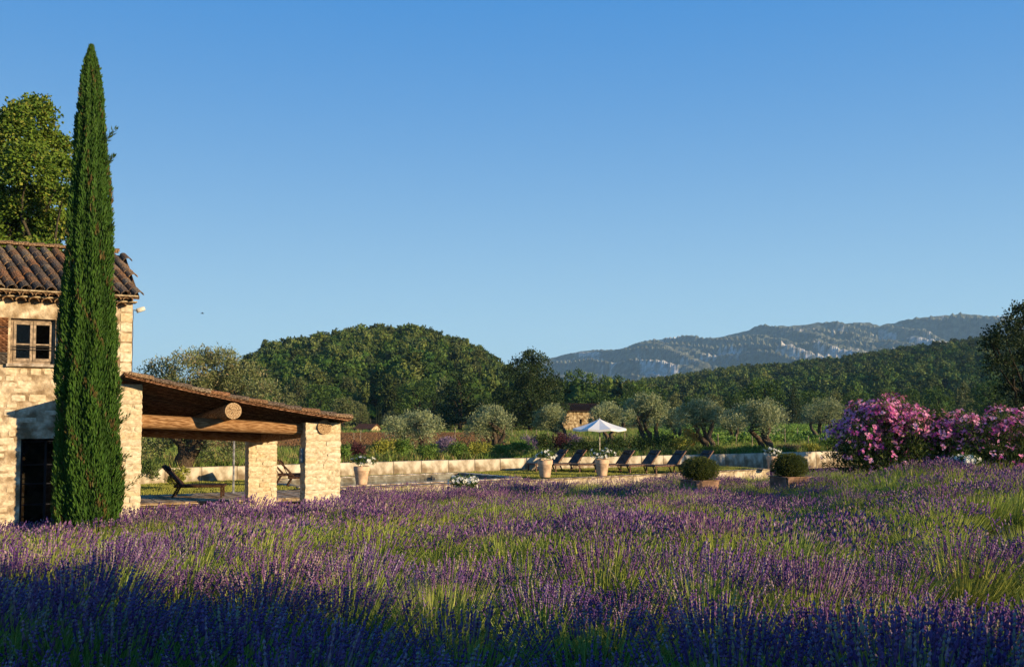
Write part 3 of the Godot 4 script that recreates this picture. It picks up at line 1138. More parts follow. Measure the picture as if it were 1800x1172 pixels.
func pergola() -> void:
	var o := thing("log_pergola", "open pergola with stone pillars, log beams and sloping clay tile roof beside the farmhouse", "pergola", pl(0, 0), deg_to_rad(28.0))
	for q in [[-0.54, 0.0, -0.45, 0.0, 0], [3.62, 4.5, -0.45, 0.0, 1], [3.66, 4.5, -6.25, -5.8, 2], [-0.85, 0.0, -6.25, -5.8, 3]]:
		var w: float = q[1] - q[0]
		var xm: float = (q[0] + q[1]) * 0.5
		var h: float = minf(hr(q[0], q[3]), hr(q[1], q[3])) - 0.02
		var mb := MB.new()
		mb.box(Vector3(0, h * 0.5 - 0.3, 0), Vector3(w - 0.035, h + 0.6, 0.42), Color(0.64, 0.54, 0.38))
		var pi_ := put("pillar", mb.done(MAT["mortar"]), o, Vector3(xm, 0, (q[2] + q[3]) * 0.5))
		var y := -0.5
		var odd := false
		while y < h - 0.03:
			var ch := R(0.10, 0.17)
			if h - y - ch < 0.08:
				ch = h - y
			var cuts := [-w * 0.5, w * 0.5]
			if rng.randf() < 0.93:
				cuts.insert(1, R(-0.24, 0.12))
			if rng.randf() < 0.65 and cuts.size() == 3 and w > 0.7:
				cuts.insert(2, (cuts[1] + w * 0.5) * 0.5)
			for k in cuts.size() - 1:
				var cw: float = cuts[k + 1] - cuts[k]
				put("stone", rough_block(), pi_, Vector3((cuts[k] + cuts[k + 1]) * 0.5, y + ch * 0.5, 0), Basis.from_scale(Vector3(cw - 0.008 + R(-0.01, 0.02), ch - R(0.004, 0.012), 0.45 + R(-0.02, 0.04))), stone_mat())
			y += ch
			odd = not odd
	# logs
	var wood := Color(0.43, 0.265, 0.14)
	var endc := Color(0.58, 0.43, 0.26)
	for q in [["beam", Vector3(-0.4, 2.455, -0.40), Vector3(3.63, 2.235, -0.36), 0.16], ["beam", Vector3(-0.4, 2.20, -5.6), Vector3(4.2, 1.915, -5.6), 0.15], ["purlin", Vector3(1.84, 2.665, 0.50), Vector3(1.84, 2.24, -6.3), 0.182], ["purlin", Vector3(4.08, 2.285, 0.035), Vector3(4.08, 1.9, -6.3), 0.17]]:
		var mb := MB.new()
		var pts := []
		var rad := []
		for k in 9:
			pts.append((q[1] as Vector3).lerp(q[2], k / 8.0))
			rad.append(q[3] * (1.0 - 0.012 * k))
		var ax: Vector3 = (q[2] - q[1]).normalized()
		var bs := Basis(ax, ax.cross(Vector3.UP).normalized().cross(ax), ax.cross(Vector3.UP).normalized())
		var loc := []
		for p in pts:
			loc.append(Vector3((p - q[1]).length(), 0, 0))
		mb.tube(loc, rad, 18, wood, false, 0.018, 3)
		for e in [0, 8]:                       # sawn ends with growth rings
			for k in 7:
				for j in 18:
					var a0 := TAU * j / 18.0
					var a1 := TAU * (j + 1) / 18.0
					var r0: float = rad[e] * k / 7.0
					var r1: float = rad[e] * (k + 1) / 7.0
					var c0 := Vector3(0, sin(a0), cos(a0))
					var c1 := Vector3(0, sin(a1), cos(a1))
					mb.face(loc[e] + c0 * r0, loc[e] + c0 * r1, loc[e] + c1 * r1, loc[e] + c1 * r0, Vector3(-1.0 if e == 0 else 1.0, 0, 0), endc * (0.80 + 0.2 * ((k + 1) % 2)))
		for k in 9:                            # drying checks along the trunk
			var l0: float = R(0.3, 2.6)
			var l1: float = l0 + R(0.4, 1.1)
			var an: float = R(-1.2, 1.4) if k < 6 else R(2.0, 4.0)
			var rr: float = q[3] * 1.004
			for m in 4:
				var t0 := lerpf(l0, l1, m / 4.0)
				var t1 := lerpf(l0, l1, (m + 1) / 4.0)
				var w0: float = 0.028 * sin(PI * m / 4.0) + 0.004
				var w1: float = 0.028 * sin(PI * (m + 1) / 4.0) + 0.004
				var s0: float = an + sin(t0 * 5.0 + k) * 0.03
				var s1: float = an + sin(t1 * 5.0 + k) * 0.03
				mb.face(Vector3(t0, sin(s0 - w0) * rr, cos(s0 - w0) * rr), Vector3(t1, sin(s1 - w1) * rr, cos(s1 - w1) * rr), Vector3(t1, sin(s1 + w1) * rr, cos(s1 + w1) * rr), Vector3(t0, sin(s0 + w0) * rr, cos(s0 + w0) * rr), Vector3(0, sin(an), cos(an)), Color(0.12, 0.065, 0.03))
		var lg := put(q[0], mb.done(MAT["log"]), o, q[1], bs)
		if q[0] == "purlin":                    # drying cracks in the sawn end
			mb = MB.new()
			for e in [[0.2, 0.15], [2.6, 0.12], [4.1, 0.08]]:
				var dd := Vector3(0, sin(e[0]), cos(e[0]))
				var tt := Vector3(0, cos(e[0]), -sin(e[0]))
				mb.face(Vector3(-0.004, 0, 0), dd * e[1] + tt * 0.008 + Vector3(-0.004, 0, 0), dd * e[1] - tt * 0.008 + Vector3(-0.004, 0, 0), Vector3(-0.004, 0, 0), Vector3(-1, 0, 0), Color(0.06, 0.035, 0.02))
			put("crack", mb.done(MAT["soil"]), lg)
	# rafters and boarded underside
	var rf := MB.new()
	var zs := [0.42, -6.5]
	for k in 12:
		var x0 := lerpf(-0.44, 4.62, k / 12.0)
		var x1 := lerpf(-0.44, 4.62, (k + 1) / 12.0)
		for e in [[0.03, -1.0], [0.085, 1.0]]:
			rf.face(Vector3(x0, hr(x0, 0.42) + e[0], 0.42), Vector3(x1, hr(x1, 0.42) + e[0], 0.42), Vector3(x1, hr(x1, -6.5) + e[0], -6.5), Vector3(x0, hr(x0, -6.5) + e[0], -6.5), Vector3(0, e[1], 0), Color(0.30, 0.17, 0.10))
		for z in zs:
			rf.face(Vector3(x0, hr(x0, z) + 0.03, z), Vector3(x1, hr(x1, z) + 0.03, z), Vector3(x1, hr(x1, z) + 0.085, z), Vector3(x0, hr(x0, z) + 0.085, z), Vector3(0, 0, 1 if z > 0 else -1), Color(0.30, 0.17, 0.10))
	for x in [-0.44, 4.62]:
		rf.face(Vector3(x, hr(x, 0.42) + 0.03, 0.42), Vector3(x, hr(x, -6.5) + 0.03, -6.5), Vector3(x, hr(x, -6.5) + 0.085, -6.5), Vector3(x, hr(x, 0.42) + 0.085, 0.42), Vector3(signf(x), 0, 0), Color(0.30, 0.17, 0.10))
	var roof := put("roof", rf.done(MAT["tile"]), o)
	for k in 40:
		var z := lerpf(0.33, -6.4, k / 39.0)
		var mb := MB.new()
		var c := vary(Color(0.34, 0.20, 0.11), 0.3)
		for i in 6:
			var x0 := lerpf(-0.42, 4.58, i / 6.0)
			var x1 := lerpf(-0.42, 4.58, (i + 1) / 6.0)
			var a := Vector3(x0, hr(x0, z) - 0.002, z - 0.075)
			var b := Vector3(x1, hr(x1, z) - 0.002, z - 0.075)
			var w := Vector3(0, 0, 0.15)
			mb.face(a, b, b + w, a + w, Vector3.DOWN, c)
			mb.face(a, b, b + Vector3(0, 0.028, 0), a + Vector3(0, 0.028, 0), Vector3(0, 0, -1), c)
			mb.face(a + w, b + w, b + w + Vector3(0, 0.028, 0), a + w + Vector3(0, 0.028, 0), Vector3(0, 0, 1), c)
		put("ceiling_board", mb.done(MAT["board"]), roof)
	# tiles: columns down the slope, the first one along the verge
	for col in 24:
		var z := 0.34 - col * 0.282
		for k in 12:
			var x := 4.40 - k * 0.41
			var sl := 0.235 - 0.021 * x
			var bs := Basis(Vector3(0, 0, -1), Vector3(sl, 1, 0).normalized(), Vector3(1, -sl, 0).normalized())
			put("roof_tile", tile_mesh(), roof, Vector3(x + R(-0.02, 0.02), hr(x, z) + 0.075 + R(-0.003, 0.006), z + R(-0.012, 0.012)), bs * Basis(Vector3.UP, R(-0.03, 0.03)) * Basis.from_scale(Vector3(1, 1, 1.08)), tile_mat())
	var mb2 := MB.new()
	mb2.cbox(Vector3(3.585, 1.62, -0.18), Vector3(0.07, 0.34, 0.14), 0.01, Color(0.42, 0.43, 0.44))
	put("switch_box", mb2.done(MAT["paint"]), o)
	# its raised floor of stone slabs
	var fl := structure("pergola_floor", sheet([pl(-1.2, -7.35, -0.17), pl(5.0, -7.35, -0.17), pl(5.0, 0.3, -0.17), pl(-1.2, 0.3, -0.17)], Color(0.33, 0.26, 0.18), MAT["paving"]))
	var deck := structure("stone_deck", sheet([pl(-3.0, -10.6, -0.02), pl(7.4, -10.6, -0.02), pl(7.4, -7.36, -0.02), pl(-3.0, -7.36, -0.02)], Color(0.30, 0.24, 0.17), MAT["paving"]))
	for i in 14:
		for j in 5:
			var mb := MB.new()
			mb.cbox(Vector3.ZERO, Vector3(0.73, 0.06, 0.63), 0.008, vary(Color(0.42, 0.33, 0.23), 0.1))
			put("paving_slab", mb.done(MAT["paving"]), deck, pl(-2.6 + i * 0.74, -7.68 - j * 0.64, 0.012 + R(-0.003, 0.003)), Basis(U, Vector3.UP, -V))
	for i in 9:
		var mb := MB.new()
		mb.cbox(Vector3.ZERO, Vector3(1.14, 0.2, 0.05), 0.01, vary(Color(0.52, 0.42, 0.28), 0.1))
		put("riser", mb.done(MAT["wall_block"]), deck, pl(-2.4 + i * 1.15, -7.33, -0.09), Basis(U, Vector3.UP, -V))


func far_buildings() -> void:
	# the stone house half hidden by the olives
	var p := base_at(1023, 118.0, 0.6)
	var o := thing("far_stone_house", "stone house with a dark brown tile roof beyond the olive trees behind the parasol", "house", p, deg_to_rad(16.0))
	var w := 4.9
	put("wall", holed_wall(-w * 0.5, w * 0.5, -0.5, 2.55, 0.4, [[-0.3, 0.0, 0.9, 1.5], [0.8, 1.35, 0.7, 1.6]], Color(0.52, 0.41, 0.25), MAT["plaster"]), o)
	var mb := MB.new()
	for x in [-w * 0.5, w * 0.5]:
		mb.box(Vector3(x - signf(x) * 0.202, 1.2, -2.4), Vector3(0.4, 3.4, 4.0), Color(0.50, 0.40, 0.25))
	mb.box(Vector3(0, 1.2, -4.4), Vector3(w, 3.4, 0.3), Color(0.50, 0.40, 0.25))
	put("side_wall", mb.done(MAT["plaster"]), o)
	mb = MB.new()
	mb.box(Vector3(0.0, 2.9, -1.0), Vector3(w + 0.5, 0.12, 2.9), Color(0.12, 0.075, 0.055), Basis(Vector3.RIGHT, 0.30))
	mb.box(Vector3(0.0, 2.9, -3.6), Vector3(w + 0.5, 0.12, 2.9), Color(0.12, 0.075, 0.055), Basis(Vector3.RIGHT, -0.30))
	for k in 20:
		mb.tube([Vector3(-w * 0.5 - 0.15 + k * 0.27, 2.56, 0.36), Vector3(-w * 0.5 - 0.15 + k * 0.27, 3.36, -2.3)], [0.09, 0.07], 5, vary(Color(0.14, 0.085, 0.06), 0.2), false)
	put("roof", mb.done(MAT["tile"]), o)
	for e in [[-0.15, 1.2, 0.3, 0.6], [1.075, 1.15, 0.55, 0.9]]:
		mb = MB.new()
		mb.box(Vector3(e[0], e[1], -0.2), Vector3(e[2], e[3], 0.05), Color(0.03, 0.03, 0.03))
		put("window", mb.done(MAT["paint"]), o)
	# the little barn by the thin cypresses
	p = base_at(650, 116.0, 0.6)
	o = thing("far_barn", "tiny far barn with a red-brown roof and pale gable right of the pergola roof", "barn", p, deg_to_rad(-28.0))
	mb = MB.new()
	mb.box(Vector3(-0.3, -0.4, 0), Vector3(2.3, 1.6, 1.7), Color(0.66, 0.55, 0.36))
	mb.face(Vector3(0.851, 0.4, -0.85), Vector3(0.851, 0.4, 0.85), Vector3(0.851, 0.85, 0), Vector3(0.851, 0.4, -0.85), Vector3.RIGHT, Color(0.66, 0.55, 0.36))
	put("wall", mb.done(MAT["plaster"]), o)
	mb = MB.new()
	for s in [-1.0, 1.0]:
		mb.box(Vector3(-0.3, 0.66, s * 0.5), Vector3(2.6, 0.07, 1.2), Color(0.27, 0.13, 0.085), Basis(Vector3.RIGHT, s * 0.5))
	put("roof", mb.done(MAT["tile"]), o)


# ---------------------------------------------------------------- woods
func tree_mesh(kind: int) -> ArrayMesh:       # crown and trunk of a unit tree, 1 m high and about 0.8 m wide, coarse, for far woods
	var mb := MB.new()
	var blobs := []
	var cols := []
	match kind % 3:
		0:    # pine, rounded clumps one over another
			for k in 9:
				var t := k / 8.0
				blobs.append([Vector3(R(-0.2, 0.2) * (1.0 - t * 0.6), 0.32 + 0.55 * t, R(-0.2, 0.2) * (1.0 - t * 0.6)), Vector3(0.19, 0.12, 0.19) * (1.15 - 0.35 * t)])
			cols = [Color(0.044, 0.072, 0.028), Color(0.098, 0.126, 0.046), Color(0.028, 0.05, 0.02)]
		1:    # oak, broad
			for k in 9:
				var a := TAU * k / 8.0
				var r := 0.24 if k < 8 else 0.0
				blobs.append([Vector3(cos(a) * r, 0.42 + R(0, 0.24) + (0.2 if k == 8 else 0.0), sin(a) * r), Vector3(0.22, 0.2, 0.22)])
			cols = [Color(0.042, 0.083, 0.021), Color(0.09, 0.142, 0.036), Color(0.028, 0.056, 0.014)]
		2:    # younger light green tree, upright
			for k in 6:
				blobs.append([Vector3(R(-0.14, 0.14), 0.3 + k * 0.12, R(-0.14, 0.14)), Vector3(0.2, 0.16, 0.2) * (1.1 - k * 0.09)])
			cols = [Color(0.08, 0.118, 0.032), Color(0.14, 0.175, 0.056), Color(0.055, 0.085, 0.024)]
	crown(mb, blobs, 130, 6, 0.085, 0.055, 0.055, cols, 0.25, 0.75)
	for b in blobs:
		soft_blob(mb, b[0], b[1] * 0.72, (cols[0] as Color) * 0.9, 0.15)
	mb.tube([Vector3(0, -0.1, 0), Vector3(0.01, 0.4, 0)], [0.03, 0.015], 5, Color(0.10, 0.075, 0.05), false)
	return mb.done(leafy("far_leaf", 0.75, 0.12, 0.15))

func woods() -> void:
	var hv := []
	for k in 6:
		hv.append(tree_mesh(k))
	var names := ["pine_wood", "oak_wood", "light_wood", "pine_wood", "oak_wood", "light_wood"]
	for spec in [[HILL, 170.0, 390.0, 9.5, 300.0, 1130.0, 3000, 3.8, 9.2, "covering the rounded hill"], [RIDGE, 300.0, 780.0, 10.0, 1000.0, 1930.0, 3600, 6.0, 12.5, "covering the long dark ridge under the mountains"]]:
		var xf := [[], [], [], [], [], []]
		var cs := [[], [], [], [], [], []]
		for i in spec[6]:
			var px := R(spec[4], spec[5])
			var s := pow(rng.randf(), 0.62) * 1.04
			var p := hill_point(spec[0], px, s, spec[1], spec[2], spec[3])
			if p.y < 0.3:
				continue
			# the bare sandy slip on the hill, kept open
			var sc := Vector2(900.0 + p.x / -p.z * F, 730.0 - (p.y - EYE) / -p.z * F)
			if absf(sc.x - 655.0) < 22.0 and sc.y > 700.0 and sc.y < 728.0:
				continue
			var pick := rng.randf()
			var k := 0 if pick < 0.5 else 1 if pick < 0.85 else 2
			if s < 0.55:
				k = 1 if pick < 0.5 else 0 if pick < 0.75 else 2
			k += 3 * (rng.randi() % 2)
			var h := R(spec[7], spec[8])
			var w := h * R(0.6, 1.3)
			xf[k].append(Transform3D(Basis(Vector3.UP, R(0, TAU)) * Basis.from_scale(Vector3(w, h, w)), p - Vector3(0, 0.3, 0)))
			var f := R(0.6, 1.35)
			cs[k].append(Color(f * R(0.9, 1.15), f, f * R(0.85, 1.1)))
		for k in 6:
			var kind: String = ["dark rounded pines", "broad green oaks", "light green young trees", "tall clumped pines", "spreading dark oaks", "pale green slender trees"][k]
			stuff(names[k], hv[k], xf[k], cs[k], "%s of the wood %s" % [kind, spec[9]], "wood")
	# the sandy slip
	var mb := MB.new()
	for k in 30:
		var q := at(R(636, 672), R(704, 724), 262.0 + R(-6, 6))
		var dd := Vector3(R(1.5, 3.2), R(-0.4, 0.4), R(-1, 1))
		mb.face(q, q + dd, q + dd + Vector3(R(-0.6, 0.6), R(0.7, 1.3), -R(0.6, 1.5)), q + Vector3(0, R(0.7, 1.3), -R(0.6, 1.5)), Vector3(0, 0.3, 1), vary(Color(0.52, 0.43, 0.30), 0.15))
	var o := put("sandy_bank", mb.done(MAT["hill"]), self)
	o.set_meta("kind", "structure")

# finer trees of the middle distance: unit height and width
func unit_tree(kind: int, called: String) -> Node3D:
	var o := Node3D.new()
	o.name = called
	var mb := MB.new()
	var tb := MB.new()
	var bark := Color(0.09, 0.07, 0.05)
	var blobs := []
	var cols := []
	match kind:
		0:    # oak
			for k in 16:
				var t := k / 15.0
				var a := k * 2.4
				var r := 0.34 * sqrt(1.0 - absf(t - 0.35) * 0.9) * (0.4 if k % 4 == 0 else 1.0)
				blobs.append([Vector3(cos(a) * r, 0.28 + 0.58 * t, sin(a) * r), Vector3(0.17, 0.14, 0.17)])
			cols = [Color(0.04, 0.078, 0.018), Color(0.09, 0.145, 0.032), Color(0.03, 0.056, 0.014)]
		1:    # pine
			for k in 13:
				var t := k / 12.0
				var a := k * 2.4
				var r := 0.33 * (1.0 - t * 0.75)
				blobs.append([Vector3(cos(a) * r, 0.22 + 0.7 * t, sin(a) * r), Vector3(0.18, 0.1, 0.18) * (1.15 - 0.5 * t)])
			cols = [Color(0.05, 0.068, 0.024), Color(0.10, 0.115, 0.042), Color(0.035, 0.05, 0.018)]
		2:    # cedar, flat dark tiers
			for k in 15:
				var t := k / 14.0
				var a := k * 2.1
				var r := 0.36 * (1.0 - t * 0.85)
				blobs.append([Vector3(cos(a) * r, 0.12 + 0.82 * t, sin(a) * r), Vector3(0.24, 0.045, 0.24) * (1.1 - 0.7 * t)])
			cols = [Color(0.018, 0.036, 0.014), Color(0.04, 0.066, 0.022), Color(0.03, 0.05, 0.018)]
		3:    # light, willowy
			for k in 13:
				var t := k / 12.0
				var a := k * 2.4
				blobs.append([Vector3(cos(a) * 0.26 * (1.0 - t * 0.6), 0.2 + 0.66 * t, sin(a) * 0.26 * (1.0 - t * 0.6)), Vector3(0.17, 0.15, 0.17)])
			cols = [Color(0.095, 0.115, 0.04), Color(0.16, 0.175, 0.075), Color(0.07, 0.095, 0.03)]
		4:    # narrow conifer
			for k in 10:
				var t := k / 9.0
				blobs.append([Vector3(R(-0.06, 0.06), 0.1 + 0.82 * t, R(-0.06, 0.06)), Vector3(0.46 * (1.0 - t * 0.8), 0.08, 0.46 * (1.0 - t * 0.8))])
			cols = [Color(0.022, 0.04, 0.018), Color(0.045, 0.07, 0.026), Color(0.03, 0.05, 0.02)]
	crown(mb, blobs, 330, 9, 0.05, 0.026, 0.06, cols, 0.2, 0.6)
	tb.tube([Vector3(0, -0.04, 0), Vector3(0.01, 0.3, 0), Vector3(0, 0.85, 0.01)], [0.035, 0.028, 0.008], 7, bark, false, 0.1)
	for k in 7:
		var b: Vector3 = blobs[(k * 2 + 1) % blobs.size()][0]
		limb(tb, Vector3(0, maxf(0.12, b.y - 0.22), 0), b, 0.018, 0.005, 0.08, bark, 5)
	put("trunk", tb.done(MAT["bark"]), o)
	put("crown", mb.done(leafy("mid_leaf", 0.65, 0.2, 0.25)), o)
	return o

func place_tree(proto: Node3D, px: float, top: float, hw: float, d: float, label: String, kind := "tree") -> void:
	var o: Node3D = proto.duplicate()
	add_child(o, true)
	var p := base_at(px, d, 0.55)
	var h := at(px, top, d).y - 0.55
	o.position = p
	o.rotation.y = R(0, TAU)
	var w := hw * 2.0 / F * d
	o.scale = Vector3(w, h, w)
	tag(o, label, kind, "trees at the foot of the hills")

func near_trees() -> void:
	var pr := []
	for k in 5:
		pr.append(unit_tree(k, ["oak_tree", "pine_tree", "cedar_tree", "light_tree", "conifer"][k]))
	for q in [
		[2, 808, 652, 62, 121, "dark tiered cedar left of the tallest dark tree"],
		[2, 762, 690, 40, 128, "lower dark cedar at the left foot of the tiered cedar"],
		[0, 868, 690, 34, 124, "dark round oak between the cedar and the tallest tree"],
		[0, 738, 668, 46, 165, "broad green oak above the first olive tree"],
		[0, 694, 676, 36, 175, "round green oak right of the sandy slip"],
		[3, 604, 700, 38, 140, "pale green tree rising over the tip of the pergola roof"],
		[0, 563, 676, 40, 160, "dense green oak over the lower half of the pergola roof"],
		[1, 520, 664, 40, 175, "olive-brown pine over the middle of the pergola roof"],
		[3, 505, 694, 28, 135, "small pale tree just right of the big olive crown"],
		[1, 612, 662, 34, 195, "rounded pine left of the sandy slip"],
		[3, 632, 708, 24, 160, "silvery shrub tree below the sandy slip"],
		[3, 690, 724, 30, 130, "low grey-green tree behind the first olive tree"],
		[0, 1014, 650, 32, 190, "dark oak touching the right side of the tallest tree"],
		[0, 1049, 658, 28, 180, "second oak in the row behind the far stone house"],
		[0, 1084, 661, 32, 200, "oak under the left end of the mountain range"],
		[0, 1116, 671, 28, 170, "green oak left of where the dark ridge begins"],
		[0, 1152, 680, 28, 190, "small oak at the left end of the dark ridge"],
		[0, 1040, 688, 42, 150, "wide low oak right above the roof of the far stone house"],
		[0, 1096, 696, 44, 150, "wide low oak behind the olive right of the parasol"],
		[3, 1184, 692, 26, 170, "light green tree between the two olives right of the parasol"],
		[0, 1216, 694, 28, 180, "green oak just behind the crown of the olive over the right loungers"],
		[3, 1256, 694, 28, 165, "light tree in the gap right of the olive over the right loungers"],
		[0, 1292, 688, 28, 185, "green oak left of the dark oak behind the potted olive spot"],
		[0, 1345, 667, 40, 150, "tall dark oak standing behind the leaning olive"],
		[4, 1397, 672, 15, 150, "narrow pointed conifer right of the tall dark oak"],
		[0, 1428, 686, 30, 160, "bright green oak right of the narrow conifer"],
		[3, 1470, 690, 28, 170, "pale tree just left of the oleander top"],
		[0, 1506, 688, 30, 165, "dark oak over the left shoulder of the oleander"],
		[1, 1550, 684, 32, 200, "pine behind the top of the oleander"],
		[0, 1600, 684, 32, 180, "oak behind the right half of the large oleander"],
		[0, 1648, 680, 34, 170, "oak above the dip between the two oleanders"],
		[3, 1694, 676, 30, 180, "light tree left of the dark tree at the right edge"],
		[0, 1742, 668, 40, 150, "oak under the dark tree at the right edge"],
		[3, 1792, 684, 44, 90, "light leafy tree below the dark tree at the right edge"],
		[0, 440, 700, 40, 120, "green oak seen under the pergola roof beyond the olive"],
		[0, 380, 690, 44, 130, "oak behind the crown of the big olive"],
		[3, 265, 704, 40, 120, "light tree between the farmhouse and the big olive"],
	]:
		place_tree(pr[q[0]], q[1], q[2], q[3], q[4], q[5])
	for k in 4:
		place_tree(pr[4], [648.5, 661.5, 665.5, 669.5][k], [711, 713, 709, 712][k], 1.7, 150, ["thin dark cypress standing alone left of the other three", "first of three close thin cypresses above the tiny barn", "middle of three close thin cypresses above the tiny barn", "right one of three close thin cypresses above the tiny barn"][k], "cypress")
	for p in pr:
		p.free()
	big_tree()
	edge_tree()
	plane_tree()
	cypress()
	big_olive()
	shade_trees()

func big_tree() -> void:
	var p := base_at(932, 112, 0.55)
	var o := thing("tall_dark_tree", "tallest dark green tree, rounded cone, in front of the wooded hill", "tree", p)
	var mb := MB.new()
	var tb := MB.new()
	var blobs := []
	var m := 112.0 / F
	for k in 54:
		var t := k / 53.0
		var wd := (70.0 * sqrt(1.0 - pow(t, 2.4)) * (0.86 + 0.14 * minf(1.0, t * 5.0))) * m
		var a := k * 2.399
		var r := wd * (0.74 if k % 3 else 0.25)
		blobs.append([Vector3(cos(a) * r, (10 + 126.0 * t) * m, sin(a) * r), Vector3(1.25, 1.15, 1.25) * (1.1 - 0.5 * t)])
	crown(mb, blobs, 2000, 9, 0.28, 0.13, 0.42, [Color(0.018, 0.036, 0.013), Color(0.042, 0.068, 0.021), Color(0.07, 0.09, 0.034)], 0.4, 0.6)
	limb(tb, Vector3.ZERO, Vector3(0, 8.0, 0), 0.3, 0.06, 0.02, Color(0.08, 0.06, 0.045))
	for k in 12:
		var b: Vector3 = blobs[k * 3 + 1][0]
		limb(tb, Vector3(0, b.y * 0.7, 0), b, 0.09, 0.02, 0.06, Color(0.08, 0.06, 0.045), 5)
	put("trunk", tb.done(MAT["bark"]), o)
	put("crown", mb.done(leafy("mid_leaf")), o)

func edge_tree() -> void:
	var p := base_at(1812, 44.5, 0.45)
	var o := thing("dark_broadleaf_tree", "large dark broadleaf tree cut off by the right edge of the picture", "tree", p)
	var mb := MB.new()
	var tb := MB.new()
	var blobs := []
	for q in [[1760, 650, 30], [1745, 605, 20], [1770, 600, 32], [1790, 560, 26], [1805, 590, 36], [1830, 560, 34], [1800, 650, 40], [1850, 620, 42], [1850, 680, 44], [1780, 700, 30], [1816, 548, 20], [1890, 600, 40], [1880, 690, 40], [1740, 590, 12]]:
		var c := at(q[0], q[1], 44.5 + R(-1.2, 1.2))
		blobs.append([c - p, Vector3.ONE * q[2] / F * 44.5])
		limb(tb, Vector3(0, (c.y - p.y) * 0.45, 0), c - p, 0.11, 0.02, 0.08, Color(0.07, 0.055, 0.04), 6)
	limb(tb, Vector3.ZERO, Vector3(0.2, 3.2, 0), 0.22, 0.12, 0.03, Color(0.07, 0.055, 0.04))
	crown(mb, blobs, 1500, 9, 0.13, 0.08, 0.24, [Color(0.018, 0.032, 0.012), Color(0.036, 0.056, 0.02), Color(0.05, 0.07, 0.025)], 0.1, 0.55)
	put("trunk", tb.done(MAT["bark"]), o)
	put("crown", mb.done(leafy("mid_leaf")), o)

func plane_tree() -> void:
	var p := base_at(30, 40, 0.0)
	var o := thing("plane_tree", "tall leafy plane tree rising behind the farmhouse roof at the left edge", "tree", p)
	var mb := MB.new()
	var tb := MB.new()
	var blobs := []
	for q in [[60, 205, 34], [20, 240, 42], [85, 260, 34], [105, 300, 26], [50, 300, 44], [-10, 300, 50], [90, 350, 36], [40, 370, 46], [100, 400, 30], [0, 400, 50], [60, 430, 44], [-50, 260, 50], [-60, 350, 56], [110, 345, 18], [118, 262, 12], [30, 205, 20], [70, 470, 44], [0, 470, 50], [-50, 430, 50]]:
		var c := at(q[0], q[1], 40.0 + R(-1.8, 1.8))
		blobs.append([c - p, Vector3.ONE * q[2] / F * 40.0])
		limb(tb, Vector3(R(-0.3, 0.3), (c.y - p.y) * 0.62, 0), c - p, 0.12, 0.02, 0.07, Color(0.13, 0.11, 0.075), 6)
	limb(tb, Vector3.ZERO, Vector3(0.2, 10.0, 0), 0.42, 0.16, 0.02, Color(0.16, 0.14, 0.10))
	crown(mb, blobs, 5200, 9, 0.15, 0.125, 0.32, [Color(0.06, 0.115, 0.016), Color(0.13, 0.185, 0.028), Color(0.22, 0.24, 0.045)], -0.1, 0.5)
	put("trunk", tb.done(MAT["bark"]), o)
	put("crown", mb.done(leafy("leaf")), o)

